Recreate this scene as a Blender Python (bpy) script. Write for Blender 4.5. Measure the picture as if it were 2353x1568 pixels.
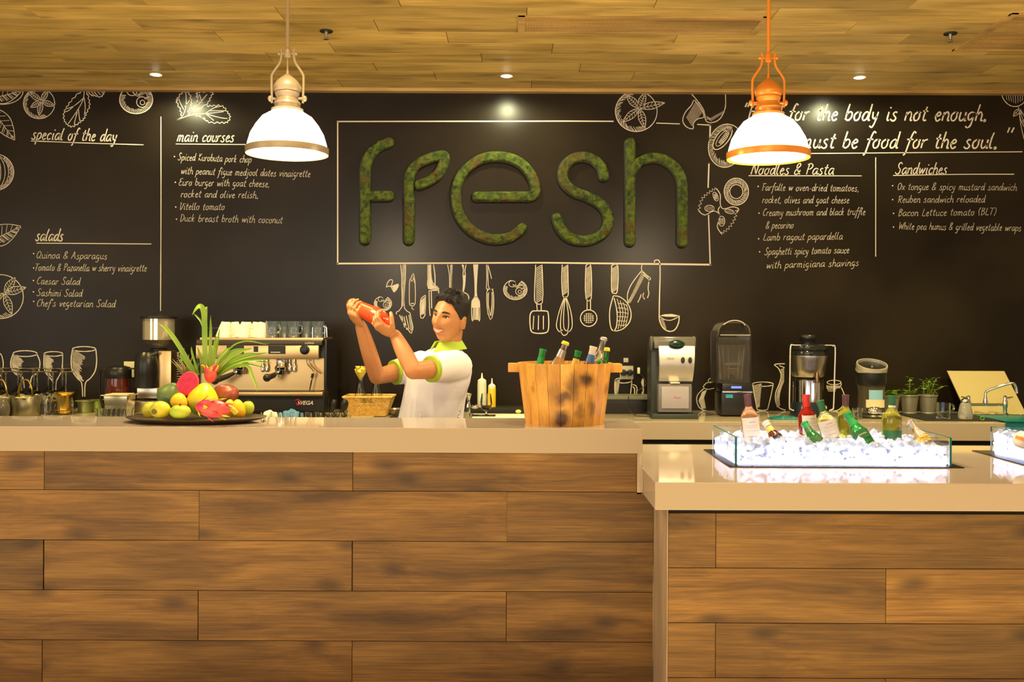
import bpy, bmesh, math, random
from mathutils import Vector, Matrix, noise
R = math.radians
random.seed(7)
for o in list(bpy.data.objects): bpy.data.objects.remove(o)
C = bpy.context.scene.collection
SC = bpy.context.scene
# ---------------------------------------------------------------- camera
F = 2200.0                     # focal length in pixels of the 2353 px wide frame
CX, CY, CAMZ, ROLL = 1180.0, 745.0, 1.5, 0.004
cam = bpy.data.cameras.new('camera'); camo = bpy.data.objects.new('camera', cam); C.objects.link(camo)
camo.location = (0, 0, CAMZ); camo.rotation_euler = (R(90), -ROLL, 0)
cam.sensor_width = 36; cam.lens = 36*F/2353; cam.shift_x = (1176.5-CX)/2353; cam.shift_y = -(784-CY)/2353
cam.clip_start = 0.05; SC.camera = camo
# ---------------------------------------------------------------- world, lights, exposure
W = bpy.data.worlds.new('world'); SC.world = W; W.use_nodes = True
bg = W.node_tree.nodes['Background']; bg.inputs[0].default_value = (1.0, .72, .42, 1); bg.inputs[1].default_value = 0.36
def area(name, loc, rot, sx, sy, power, col):
    l = bpy.data.lights.new(name, 'AREA'); l.shape = 'RECTANGLE'; l.size = sx; l.size_y = sy; l.energy = power; l.color = col
    o = bpy.data.objects.new(name, l); C.objects.link(o); o.location = loc; o.rotation_euler = rot; return o
def spot(name, loc, rot, power, col, ang=70, blend=.6, rad=.04):
    l = bpy.data.lights.new(name, 'SPOT'); l.energy = power; l.color = col; l.spot_size = R(ang); l.spot_blend = blend; l.shadow_soft_size = rad
    o = bpy.data.objects.new(name, l); C.objects.link(o); o.location = loc; o.rotation_euler = rot; return o
area('window_light', (-2.5, -4.5, 1.9), (R(88), 0, R(-14)), 5.0, 2.2, 150, (1.0, .93, .84))
area('hall_lamp_light', (1.5, -1.2, 2.9), (R(35), 0, 0), 4.0, 1.2, 75, (1.0, .74, .42))
area('added_left_fill_light', (-5.6, .8, 1.75), (R(90), 0, R(-90)), 3.0, 1.8, 70, (1.0, .88, .72))  # unseen fill lamp added at the left to brighten the end panel
area('floor_bounce_light', (0, 1.4, .06), (R(180), 0, 0), 8.5, 3.4, 285, (1.0, .74, .34))  # area lamp added low down, standing in for light bounced off the floor
for dx in (-2.4, -.9, .5, 1.7, 3.0):
    spot('added_counter_spot', (dx, 3.75, 2.97), (R(4), 0, 0), 75, (1.0, .78, .44), 95, .9, .06)  # added spots without fittings, brightening the bar and low counter tops
for dx in (-2.203, -.048, 2.12):
    spot('downlight_beam', (dx, 5.88, 3.0), (0, 0, 0), 34, (1.0, .95, .52), 172, .35, .03)
for dx in (-2.9, -1.3, .55, 2.1, 3.4):
    spot('added_back_counter_spot', (dx, 4.95, 2.97), (R(12), 0, 0), 160, (1.0, .84, .30), 100, .8)  # added spots without fittings, giving the back counter its yellow light
SC.view_settings.view_transform = 'Standard'; SC.view_settings.look = 'None'
SC.view_settings.exposure = -0.2; SC.view_settings.gamma = 1.0; SC.view_settings.use_curve_mapping = False

# ---------------------------------------------------------------- helpers
def at(px, py, s):
    """world point seen at pixel (px, py) at the depth where one metre spans s pixels"""
    Y = F/s; dx = px-CX; dy = py-CY
    u = dx*math.cos(ROLL)+dy*math.sin(ROLL); v = -dx*math.sin(ROLL)+dy*math.cos(ROLL)
    return Vector((u/s, Y, CAMZ-v/s))
def xat(px, s): return (px-CX)/s
def cr(pts, n=4, closed=False):
    """Catmull-Rom through 2D or 3D points"""
    P = [Vector(p) for p in pts]; m = len(P)
    if m < 3: return P
    out = []
    rng = range(m if closed else m-1)
    for i in rng:
        if closed: a, b, c, d = P[(i-1) % m], P[i], P[(i+1) % m], P[(i+2) % m]
        else: a, b, c, d = P[max(i-1, 0)], P[i], P[i+1], P[min(i+2, m-1)]
        for k in range(n):
            t = k/n
            out.append(.5*((2*b)+(c-a)*t+(2*a-5*b+4*c-d)*t*t+(3*b-a-3*c+d)*t**3))
    out.append(P[0].copy() if closed else P[-1].copy())
    return out
class MB:
    def __init__(s): s.v = []; s.f = []
    def add(s, vs, fs, M=None):
        n = len(s.v)
        s.v += [tuple(M @ Vector(v)) if M else tuple(v) for v in vs]
        s.f += [tuple(i+n for i in f) for f in fs]; return s
    def box(s, c, d, M=None, taper=1.0):
        x, y, z = d[0]/2, d[1]/2, d[2]/2; cx, cy, cz = c
        vs = [(cx+a*x*(taper if b3 < 0 else 1), cy+b*y*(taper if b3 < 0 else 1), cz+b3*z) for b3 in (-1, 1) for b in (-1, 1) for a in (-1, 1)]
        return s.add(vs, [(0, 2, 3, 1), (4, 5, 7, 6), (0, 1, 5, 4), (2, 6, 7, 3), (0, 4, 6, 2), (1, 3, 7, 5)], M)
    def lathe(s, prof, c=(0, 0, 0), seg=28, M=None, a0=0, a1=360, sx=1, sy=1):
        full = abs(a1-a0) >= 360; n = seg if full else seg+1; vs = []; fs = []
        for r, z in prof:
            for i in range(n):
                a = R(a0+(a1-a0)*i/seg); vs.append((c[0]+r*sx*math.cos(a), c[1]+r*sy*math.sin(a), c[2]+z))
        for j in range(len(prof)-1):
            for i in range(seg):
                k = (i+1) % n; fs.append((j*n+i, j*n+k, (j+1)*n+k, (j+1)*n+i))
        if full:
            if prof[0][0] > 1e-5: fs.append(tuple(range(n))[::-1])
            if prof[-1][0] > 1e-5: fs.append(tuple(range((len(prof)-1)*n, len(prof)*n)))
        return s.add(vs, fs, M)
    def open_lathe(s, prof, c=(0, 0, 0), seg=28, M=None):
        vs = []; fs = []
        for r, z in prof:
            for i in range(seg):
                a = 2*math.pi*i/seg; vs.append((c[0]+r*math.cos(a), c[1]+r*math.sin(a), c[2]+z))
        for j in range(len(prof)-1):
            for i in range(seg):
                k = (i+1) % seg; fs.append((j*seg+i, j*seg+k, (j+1)*seg+k, (j+1)*seg+i))
        return s.add(vs, fs, M)
    def ell(s, c, r, seg=20, rings=12, M=None):
        if not hasattr(r, '__len__'): r = (r, r, r)
        vs = []; fs = []
        for j in range(rings+1):
            t = math.pi*j/rings
            for i in range(seg):
                a = 2*math.pi*i/seg
                vs.append((c[0]+r[0]*math.sin(t)*math.cos(a), c[1]+r[1]*math.sin(t)*math.sin(a), c[2]-r[2]*math.cos(t)))
        for j in range(rings):
            for i in range(seg):
                k = (i+1) % seg; fs.append((j*seg+i, j*seg+k, (j+1)*seg+k, (j+1)*seg+i))
        return s.add(vs, fs, M)
    def tube(s, pts, r, seg=8, M=None, flat=1.0, closed=False, up=None):
        P = [Vector(p) for p in pts]; n = len(P)
        rr = r if hasattr(r, '__len__') else [r]*n
        vs = []; fs = []
        nrm = None
        for i in range(n):
            if closed: t = (P[(i+1) % n]-P[(i-1) % n])
            else: t = (P[min(i+1, n-1)]-P[max(i-1, 0)])
            t = t.normalized() if t.length > 1e-9 else Vector((0, 0, 1))
            if nrm is None:
                ref = Vector(up) if up else (Vector((0, 0, 1)) if abs(t.z) < .9 else Vector((1, 0, 0)))
                nrm = (ref-t*ref.dot(t)).normalized()
            else:
                nrm = (nrm-t*nrm.dot(t)); nrm = nrm.normalized() if nrm.length > 1e-6 else t.orthogonal().normalized()
            b = t.cross(nrm)
            for k in range(seg):
                a = 2*math.pi*k/seg; vs.append(P[i]+nrm*math.cos(a)*rr[i]*flat+b*math.sin(a)*rr[i])
        for i in range(n if closed else n-1):
            j = (i+1) % n
            for k in range(seg):
                l = (k+1) % seg; fs.append((i*seg+k, i*seg+l, j*seg+l, j*seg+k))
        if not closed:
            fs.append(tuple(range(seg))[::-1]); fs.append(tuple(range((n-1)*seg, n*seg)))
        return s.add(vs, fs, M)
    def build(s, name, mat, parent=None, smooth=True, bevel=0, loc=None, ang=40, flip=False):
        me = bpy.data.meshes.new(name); me.from_pydata(s.v, [], s.f); me.update()
        bm = bmesh.new(); bm.from_mesh(me); bmesh.ops.recalc_face_normals(bm, faces=bm.faces)
        if bevel: bmesh.ops.bevel(bm, geom=[e for e in bm.edges if e.is_manifold and e.calc_face_angle(0) > R(35)], offset=bevel, segments=2, profile=.6, affect='EDGES')
        bm.to_mesh(me); bm.free()
        if smooth:
            me.polygons.foreach_set('use_smooth', [True]*len(me.polygons)); me.set_sharp_from_angle(angle=R(ang))
        if mat: me.materials.append(mat)
        o = bpy.data.objects.new(name, me); C.objects.link(o)
        if parent: o.parent = parent
        if loc is not None: o.location = loc
        return o
def tag(o, label=None, cat=None, group=None, kind=None):
    if label: o['label'] = label
    if cat: o['category'] = cat
    if group: o['group'] = group
    if kind: o['kind'] = kind
    return o
def thing(name, label, cat, loc=(0, 0, 0), rot=(0, 0, 0), group=None):
    o = bpy.data.objects.new(name, None); C.objects.link(o); o.empty_display_size = .05
    o.location = loc; o.rotation_euler = rot; return tag(o, label, cat, group)
def kids(o): return [c for c in bpy.data.objects if c.parent == o]
def dup(o, parent=None, label=None):
    c = o.copy(); C.objects.link(c); c.parent = parent
    for ch in kids(o): dup(ch, c)
    if label: c['label'] = label
    return c
def txt(name, body, size, mat, parent, M=None, wrap=None, shear=0, loc=None, bold=0):
    cu = bpy.data.curves.new(name, 'FONT'); cu.body = body; cu.size = size; cu.align_x = 'CENTER'; cu.align_y = 'CENTER'; cu.shear = shear; cu.offset = bold; cu.resolution_u = 3
    t = bpy.data.objects.new(name, cu); C.objects.link(t); bpy.context.view_layer.update()
    me = bpy.data.meshes.new_from_object(t.evaluated_get(bpy.context.evaluated_depsgraph_get()))
    bpy.data.objects.remove(t)
    for v in me.vertices:
        x, y = v.co.x, v.co.y
        if wrap: v.co = (wrap*math.sin(x/wrap), -wrap*math.cos(x/wrap), y)
        else: v.co = (x, 0, y)
    me.name = name; me.materials.clear(); me.materials.append(mat)
    o = bpy.data.objects.new(name, me); C.objects.link(o); o.parent = parent
    if loc is not None: o.location = loc
    return o

# ---------------------------------------------------------------- materials
def sr(r, g, b):
    f = lambda c: (c/255/12.92) if c/255 <= .04045 else ((c/255+.055)/1.055)**2.4
    return (f(r), f(g), f(b), 1)
def mat(name, col, rough=.5, metal=0, spec=.5, trans=0, ior=1.45, emit=None, es=0, sss=0, coat=0, alpha=1, bump=0, bscale=60, noisecol=None, nscale=8):
    m = bpy.data.materials.new(name); m.use_nodes = True; nt = m.node_tree; b = nt.nodes['Principled BSDF']
    b.inputs['Base Color'].default_value = col if len(col) == 4 else (*col, 1)
    b.inputs['Roughness'].default_value = rough; b.inputs['Metallic'].default_value = metal
    b.inputs['Specular IOR Level'].default_value = spec; b.inputs['Transmission Weight'].default_value = trans; b.inputs['IOR'].default_value = ior
    b.inputs['Coat Weight'].default_value = coat; b.inputs['Alpha'].default_value = alpha
    if emit: b.inputs['Emission Color'].default_value = (*emit[:3], 1); b.inputs['Emission Strength'].default_value = es
    if sss:
        b.inputs['Subsurface Weight'].default_value = sss; b.inputs['Subsurface Radius'].default_value = (1, .4, .2); b.inputs['Subsurface Scale'].default_value = .01
    if bump or noisecol:
        tc = nt.nodes.new('ShaderNodeTexCoord')
        if bump:
            n = nt.nodes.new('ShaderNodeTexNoise'); n.inputs['Scale'].default_value = bscale; n.inputs['Detail'].default_value = 4
            nt.links.new(tc.outputs['Object'], n.inputs['Vector'])
            bu = nt.nodes.new('ShaderNodeBump'); bu.inputs['Strength'].default_value = bump; bu.inputs['Distance'].default_value = .01
            nt.links.new(n.outputs['Fac'], bu.inputs['Height']); nt.links.new(bu.outputs[0], b.inputs['Normal'])
        if noisecol:
            n = nt.nodes.new('ShaderNodeTexNoise'); n.inputs['Scale'].default_value = nscale; n.inputs['Detail'].default_value = 3
            nt.links.new(tc.outputs['Object'], n.inputs['Vector'])
            rp = nt.nodes.new('ShaderNodeValToRGB'); rp.color_ramp.elements[0].position = .38; rp.color_ramp.elements[1].position = .62
            rp.color_ramp.elements[0].color = col if len(col) == 4 else (*col, 1); rp.color_ramp.elements[1].color = noisecol
            nt.links.new(n.outputs['Fac'], rp.inputs['Fac']); nt.links.new(rp.outputs[0], b.inputs['Base Color'])
    return m
def wood(name, cols, longs=.7, cross=9, knots=.8, axis=0, plane=(0, 2), rough=.42, tone=.25, fine=.35, knotcol=(.10, .045, .018, 1), kscale=1.0, bump=.15):
    m = bpy.data.materials.new(name); m.use_nodes = True; nt = m.node_tree; b = nt.nodes['Principled BSDF']; L = nt.links.new; N = nt.nodes.new
    b.inputs['Roughness'].default_value = rough
    tc = N('ShaderNodeTexCoord'); oi = N('ShaderNodeObjectInfo')
    mu = N('ShaderNodeMath'); mu.operation = 'MULTIPLY'; mu.inputs[1].default_value = 41.0; L(oi.outputs['Random'], mu.inputs[0])
    ad = N('ShaderNodeVectorMath'); ad.operation = 'ADD'; L(tc.outputs['Object'], ad.inputs[0]); L(mu.outputs[0], ad.inputs[1])
    def mapped(a, c):
        mp = N('ShaderNodeMapping'); sc = [c, c, c]; sc[axis] = a; mp.inputs['Scale'].default_value = sc; L(ad.outputs[0], mp.inputs['Vector']); return mp
    # broad figure warped by slow noise
    warp = N('ShaderNodeTexNoise'); warp.inputs['Scale'].default_value = 1.0; warp.inputs['Detail'].default_value = 2; L(mapped(1.6*kscale, 3*kscale).outputs[0], warp.inputs['Vector'])
    m1 = mapped(longs, cross)
    va = N('ShaderNodeVectorMath'); va.operation = 'MULTIPLY_ADD'; L(warp.outputs['Color'], va.inputs[0]); va.inputs[1].default_value = (1.6, 1.6, 1.6); L(m1.outputs[0], va.inputs[2])
    n1 = N('ShaderNodeTexNoise'); n1.inputs['Scale'].default_value = 1.0; n1.inputs['Detail'].default_value = 6; n1.inputs['Roughness'].default_value = .62; L(va.outputs[0], n1.inputs['Vector'])
    rp = N('ShaderNodeValToRGB'); e = rp.color_ramp.elements; e[0].position = .30; e[0].color = cols[0]; e[1].position = .72; e[1].color = cols[2]
    x = e.new(.5); x.color = cols[1]; L(n1.outputs['Fac'], rp.inputs['Fac'])
    n2 = N('ShaderNodeTexNoise'); n2.inputs['Scale'].default_value = 1.0; n2.inputs['Detail'].default_value = 3; L(mapped(longs*4, cross*14).outputs[0], n2.inputs['Vector'])
    r2 = N('ShaderNodeMapRange'); r2.inputs[1].default_value = .3; r2.inputs[2].default_value = .7; r2.inputs[3].default_value = 1-fine; r2.inputs[4].default_value = 1+fine*.35; L(n2.outputs['Fac'], r2.inputs[0])
    mx = N('ShaderNodeVectorMath'); mx.operation = 'SCALE'; L(rp.outputs[0], mx.inputs[0]); L(r2.outputs[0], mx.inputs['Scale'])
    # knots
    km = mapped(2.6*kscale, 5.6*kscale)
    kv = N('ShaderNodeVectorMath'); kv.operation = 'MULTIPLY_ADD'; L(warp.outputs['Color'], kv.inputs[0]); kv.inputs[1].default_value = (.45, .45, .45); L(km.outputs[0], kv.inputs[2])
    sp_ = N('ShaderNodeSeparateXYZ'); L(kv.outputs[0], sp_.inputs[0]); cb_ = N('ShaderNodeCombineXYZ'); L(sp_.outputs[plane[0]], cb_.inputs[0]); L(sp_.outputs[plane[1]], cb_.inputs[1])
    vo = N('ShaderNodeTexVoronoi'); vo.voronoi_dimensions = '2D'; vo.inputs['Scale'].default_value = 1.0; L(cb_.outputs[0], vo.inputs['Vector'])
    kr = N('ShaderNodeMapRange'); kr.interpolation_type = 'SMOOTHSTEP'; kr.inputs[1].default_value = .02; kr.inputs[2].default_value = .24; kr.inputs[3].default_value = knots; kr.inputs[4].default_value = 0; L(vo.outputs['Distance'], kr.inputs[0])
    cs_ = N('ShaderNodeSeparateXYZ'); L(vo.outputs['Color'], cs_.inputs[0]); gt = N('ShaderNodeMath'); gt.operation = 'GREATER_THAN'; gt.inputs[1].default_value = .58; L(cs_.outputs[0], gt.inputs[0])
    kg = N('ShaderNodeMath'); kg.operation = 'MULTIPLY'; L(kr.outputs[0], kg.inputs[0]); L(gt.outputs[0], kg.inputs[1])
    km2 = N('ShaderNodeMath'); km2.operation = 'MULTIPLY'; L(kg.outputs[0], km2.inputs[0])
    r3 = N('ShaderNodeMapRange'); r3.inputs[1].default_value = .32; r3.inputs[2].default_value = .60; L(n2.outputs['Fac'], r3.inputs[0]); r3.inputs[3].default_value = .55; L(r3.outputs[0], km2.inputs[1])
    mk = N('ShaderNodeMix'); mk.data_type = 'RGBA'; L(km2.outputs[0], mk.inputs['Factor']); L(mx.outputs[0], mk.inputs['A']); mk.inputs['B'].default_value = knotcol
    tr = N('ShaderNodeMapRange'); tr.inputs[3].default_value = 1-tone; tr.inputs[4].default_value = 1+tone*.6; L(oi.outputs['Random'], tr.inputs[0])
    pt = N('ShaderNodeMapRange'); pt.inputs[1].default_value = .34; pt.inputs[2].default_value = .66; pt.inputs[3].default_value = .74; pt.inputs[4].default_value = 1.14; L(warp.outputs['Fac'], pt.inputs[0])
    pm_ = N('ShaderNodeMath'); pm_.operation = 'MULTIPLY'; L(tr.outputs[0], pm_.inputs[0]); L(pt.outputs[0], pm_.inputs[1])
    ms = N('ShaderNodeVectorMath'); ms.operation = 'SCALE'; L(mk.outputs['Result'], ms.inputs[0]); L(pm_.outputs[0], ms.inputs['Scale'])
    L(ms.outputs[0], b.inputs['Base Color'])
    bu = N('ShaderNodeBump'); bu.inputs['Strength'].default_value = bump; bu.inputs['Distance'].default_value = .004; L(n2.outputs['Fac'], bu.inputs['Height']); L(bu.outputs[0], b.inputs['Normal'])
    return m
M = {}
M['front_wood'] = wood('oak_plank', [(.095, .042, .008, 1), (.235, .114, .023, 1), (.37, .195, .046, 1)], knots=.82, tone=.18, longs=1.0, cross=12, rough=.58, knotcol=(.045, .020, .008, 1))
M['ceil_wood'] = wood('ceiling_plank', [(.36, .23, .055, 1), (.56, .38, .11, 1), (.68, .48, .17, 1)], plane=(0, 1), knots=.5, tone=.16, fine=.25, rough=.5)
M['trim_wood'] = wood('trim_wood', [(.40, .24, .07, 1), (.50, .31, .10, 1), (.58, .38, .14, 1)], knots=0, tone=.05)
M['pale_wood'] = wood('pale_wood', [(.50, .36, .23, 1), (.62, .46, .31, 1), (.70, .54, .38, 1)], knots=0, tone=.05, axis=2)
M['stave'] = wood('pine_stave', [(.58, .25, .03, 1), (.74, .36, .055, 1), (.84, .47, .11, 1)], axis=2, knots=.75, tone=.14, cross=12, longs=3, kscale=2.2, rough=.4, knotcol=(.20, .07, .02, 1), fine=.18)
M['quartz'] = mat('cream_quartz', (.46, .375, .285), .05, spec=.5)
M['dark'] = mat('black_plastic', (.012, .011, .010), .32)
M['darkmatt'] = mat('black_matt', (.012, .011, .010), .6)
M['grey'] = mat('dark_grey_plastic', (.035, .04, .036), .4)
M['steel'] = mat('brushed_steel', (.62, .56, .46), .28, 1)
M['chrome'] = mat('chrome', (.8, .78, .74), .08, 1)
M['panel'] = mat('satin_steel_panel', (.72, .50, .22), .33, 1)
M['silver'] = mat('silver_plastic', (.74, .68, .58), .34, .55)
M['brass'] = mat('brass', (.85, .58, .12), .22, 1)
M['wall'] = mat('blackboard_paint', (.0105, .0070, .0045), .30, spec=.24, noisecol=(.021, .0145, .0085, 1), nscale=1.1)
M['chalk'] = mat('chalk_white', (.66, .58, .50), .9, spec=.1)
M['chalkthin'] = mat('chalk_faint', (.50, .43, .36), .9, spec=.1)
M['glass'] = mat('clear_glass', (.95, .97, .95), .02, trans=1)
M['aqua'] = mat('aqua_glass', (.93, .985, .99), .0, trans=1)
M['edge'] = mat('glass_edge', (.02, .32, .34), .15, trans=.3)
M['smoke'] = mat('smoky_plastic', (.50, .47, .44), .05, trans=.95)
M['clearplastic'] = mat('frosted_plastic', (.72, .66, .70), .15, trans=.75)
M['greenglass'] = mat('green_glass', (.03, .30, .04), .03, trans=.75)
M['oliveglass'] = mat('olive_glass', (.45, .42, .05), .03, trans=.8)
M['amberglass'] = mat('amber_glass', (.55, .20, .02), .03, trans=.8)
M['brownglass'] = mat('brown_glass', (.12, .035, .01), .05, trans=.6)
M['rose'] = mat('rose_wine_glass', (.72, .42, .22), .05, trans=.7)
M['redglass'] = mat('red_glass', (.42, .015, .01), .04, trans=.6)
M['yellowglass'] = mat('pale_yellow_glass', (.80, .74, .22), .03, trans=.8)
M['tea'] = mat('red_tea', (.38, .05, .035), .08, trans=.5)
M['paper'] = mat('label_paper', (.80, .70, .56), .6)
M['goldpaper'] = mat('gold_label', (.75, .50, .10), .4)
M['white'] = mat('white_china', (.82, .78, .70), .2)
M['whiteplastic'] = mat('white_plastic', (.80, .77, .68), .35)
M['cream'] = mat('cream_plastic', (.72, .62, .38), .4)
M['board'] = mat('beige_board', (.42, .33, .16), .5)
M['red'] = mat('red_foil', (.65, .03, .02), .3)
M['ink'] = mat('black_print', (.02, .02, .02), .6)
M['redink'] = mat('red_print', (.55, .02, .03), .5)
M['blue'] = mat('blue_sticker', (.04, .30, .45), .4)
M['teal'] = mat('teal_mat', (.0, .13, .14), .4)
M['purple'] = mat('purple_foil', (.12, .05, .06), .3)
M['led'] = mat('blue_display', (.02, .03, .5), .3, emit=(.12, .18, 1), es=2.5)
M['soil'] = mat('soil', (.10, .04, .015), .9, bump=.5)
M['zinc'] = mat('zinc_pot', (.36, .34, .26), .42, .6, bump=.1, bscale=14)
M['leafg'] = mat('herb_leaf', (.25, .42, .05), .45, noisecol=(.36, .50, .07, 1), nscale=20)
# ================================================================ the setting
SW = 352.0; YW = F/SW; ZC = 3.026
def struct(mb, name, m, **k): return tag(mb.build(name, m, **k), kind='structure')
floor = struct(MB().box((0, 2.0, -.05), (13, 13, .1)), 'floor', mat('floor_stone', (.30, .25, .19), .35, bump=.05), smooth=False)
wall = struct(MB().box((0, YW+.06, ZC/2+.05), (11, .12, ZC+.1)), 'wall_back', M['wall'], smooth=False)
ceil = struct(MB().box((0, 1.2, ZC+.045), (11, 2*(YW-1.2)+.2, .06)), 'ceiling', M['ceil_wood'], smooth=False)
# ceiling planks, one object each, over the part of the ceiling that can be seen
PL, PH = 1.218, .197
pm = MB().box((0, 0, 0), (PL-.003, PH-.003, .014)).build('ceiling_plank', M['ceil_wood'], ceil, smooth=False, bevel=.0015)
offs = [.1, .72, .38, 1.02, .2, .85, .5, .05, .66, .3, .95, .45, .15, .8]
first = True
for r in range(14):
    y = YW-.06-PH*(r+.5)
    for c in range(-4, 5):
        x = c*PL+offs[r]-.6
        if abs(x) > 4.9: continue
        o = pm if first else pm.copy()
        if not first: C.objects.link(o)
        first = False; o.parent = ceil; o.location = (x, y, ZC+.007)
struct(MB().box((0, YW-.03, ZC-.004), (11, .058, .034)), 'trim_1', M['trim_wood'], smooth=False)
# ceiling grilles
def grille(label, x0, x1, y0, y1, nx, ny, fr=.035):
    t = thing('ceiling_vent', label, 'vent', ((x0+x1)/2, (y0+y1)/2, ZC-.004)); w = x1-x0; d = y1-y0
    f = MB()
    for sx in (-1, 1): f.box((sx*(w-fr)/2, 0, -.001), (fr, d, .010)); f.box((0, sx*(d-fr)/2, -.0005), (w, fr, .010))
    f.build('frame', M['trim_wood'], t, smooth=False, bevel=.001)
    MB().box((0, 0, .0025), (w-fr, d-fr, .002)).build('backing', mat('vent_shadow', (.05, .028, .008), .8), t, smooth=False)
    l = MB()
    for i in range(1, nx): l.box((-w/2+fr+(w-2*fr)*i/nx, 0, -.001), (.0048, d-fr, .004))
    for i in range(1, ny): l.box((0, -d/2+fr+(d-2*fr)*i/ny, -.0015), (w-fr, .0048, .004))
    tag(l.build('lattice', M['trim_wood'], t, smooth=False), kind='stuff'); return t
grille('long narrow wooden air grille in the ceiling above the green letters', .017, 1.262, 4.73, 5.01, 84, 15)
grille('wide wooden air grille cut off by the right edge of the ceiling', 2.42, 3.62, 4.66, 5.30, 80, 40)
sprm = mat('sprinkler_metal', (.5, .48, .42), .3, 1)
for i, (px, lab) in enumerate([(747, 'ceiling sprinkler on a dark round plate beside the cream pendant lamp'), (2181, 'ceiling sprinkler on a dark round plate at the right, beside the wide grille')]):
    t = thing('sprinkler', lab, 'sprinkler', (xat(px, 441), F/441, ZC-.001), group='ceiling sprinklers')
    MB().lathe([(.033, -.006), (.034, -.003), (.030, 0)], seg=24).build('plate', M['darkmatt'], t)
    b = MB().lathe([(.010, -.020), (.011, -.005)], seg=12).lathe([(.006, -.034), (.007, -.020)], seg=10)
    for sx in (-1, 1): b.tube([(sx*.009, 0, -.012), (sx*.011, 0, -.028), (sx*.004, 0, -.042)], .0018, 6)
    b.build('frame_arm', sprm, t); MB().lathe([(.014, -.045), (.014, -.043)], seg=16).build('deflector', sprm, t)
dm = mat('downlight_glow', (1, 1, 1), .5, emit=(1, .97, .66), es=300)
for px, w in ((356, 'left'), (1162, 'middle'), (1973, 'right')):
    t = thing('downlight', f'small round recessed ceiling spotlight, {w} one of the three in the row', 'light', (xat(px, 374), F/374, ZC), group='recessed ceiling spotlights')
    MB().lathe([(.026, -.001), (.036, -.004), (.038, 0)], seg=28).build('ring', mat('ring_white', (.7, .62, .4), .4), t)
    MB().lathe([(.024, -.0055), (.024, -.0045)], seg=24).build('lens', dm, t)

# ================================================================ moss letters
def sweep(mb, cl, w, d, noise_amp, y0, seed, seg=14, bulge=1.0):
    """flat rounded bar along a centre line in the wall plane (x,z), rounded ends; y0 = back plane, grows towards -y"""
    P = [Vector((p[0], p[1])) for p in cl]
    # resample evenly
    L = [0]
    for i in range(1, len(P)): L.append(L[-1]+(P[i]-P[i-1]).length)
    n = max(6, int(L[-1]/.006)); Q = []
    j = 0
    for i in range(n+1):
        t = L[-1]*i/n
        while j < len(L)-2 and L[j+1] < t: j += 1
        Q.append(P[j].lerp(P[j+1], (t-L[j])/max(1e-9, L[j+1]-L[j])))
    r = w/2
    t0 = (Q[0]-Q[1]).normalized(); t1 = (Q[-1]-Q[-2]).normalized()
    pts = []
    for a in (90, 72, 55, 38, 20): pts.append((Q[0]+t0*r*math.sin(R(a)), r*max(.04, math.cos(R(a)))))
    pts += [(q, r) for q in Q]
    for a in (20, 38, 55, 72, 90): pts.append((Q[-1]+t1*r*math.sin(R(a)), r*max(.04, math.cos(R(a)))))
    n = len(pts); vs = []; fs = []
    for i in range(n):
        tg = (pts[min(i+1, n-1)][0]-pts[max(i-1, 0)][0]).normalized(); nn = Vector((-tg.y, tg.x))
        for k in range(seg+1):
            u = -1+2*k/seg; h = d*(max(0, 1-abs(u)**6))**.5 if bulge else d
            x = pts[i][0].x+nn.x*u*pts[i][1]; z = pts[i][0].y+nn.y*u*pts[i][1]
            if noise_amp and 0 < k < seg:
                nz = noise.noise(Vector((x*28, seed, z*28)))*.6+noise.noise(Vector((x*90, seed, z*90)))*.5
                h += noise_amp*nz
                x += .003*noise.noise(Vector((x*60, 5, z*60)))
            if k in (0, seg): h = 0
            e = min(1, pts[i][1]/r*1.3)
            vs.append((x, y0-h*e, z))
    m = seg+1
    for i in range(n-1):
        for k in range(seg): fs.append((i*m+k, i*m+k+1, (i+1)*m+k+1, (i+1)*m+k))
        fs.append((i*m+seg, i*m, (i+1)*m, (i+1)*m+seg))
    fs.append(tuple(range(m))[::-1]); fs.append(tuple(range((n-1)*m, n*m)))
    mb.add(vs, fs)
moss = mat('moss', (.022, .046, .003), .42, bump=1.0, bscale=190, noisecol=(.11, .15, .008, 1), nscale=34)
nt = moss.node_tree; tc = nt.nodes.new('ShaderNodeTexCoord'); n3 = nt.nodes.new('ShaderNodeTexNoise'); n3.inputs['Scale'].default_value = 6; nt.links.new(tc.outputs['Object'], n3.inputs['Vector'])
mxx = nt.nodes.new('ShaderNodeMix'); mxx.data_type = 'RGBA'; rr = nt.nodes.new('ShaderNodeMapRange'); rr.inputs[1].default_value = .52; rr.inputs[2].default_value = .68; rr.inputs[4].default_value = .8
nt.links.new(n3.outputs['Fac'], rr.inputs[0]); nt.links.new(rr.outputs[0], mxx.inputs['Factor'])
pb = nt.nodes['Principled BSDF']; src = pb.inputs['Base Color'].links[0].from_socket; nt.links.new(src, mxx.inputs['A']); mxx.inputs['B'].default_value = (.10, .055, .008, 1); nt.links.new(mxx.outputs['Result'], pb.inputs['Base Color'])
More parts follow.
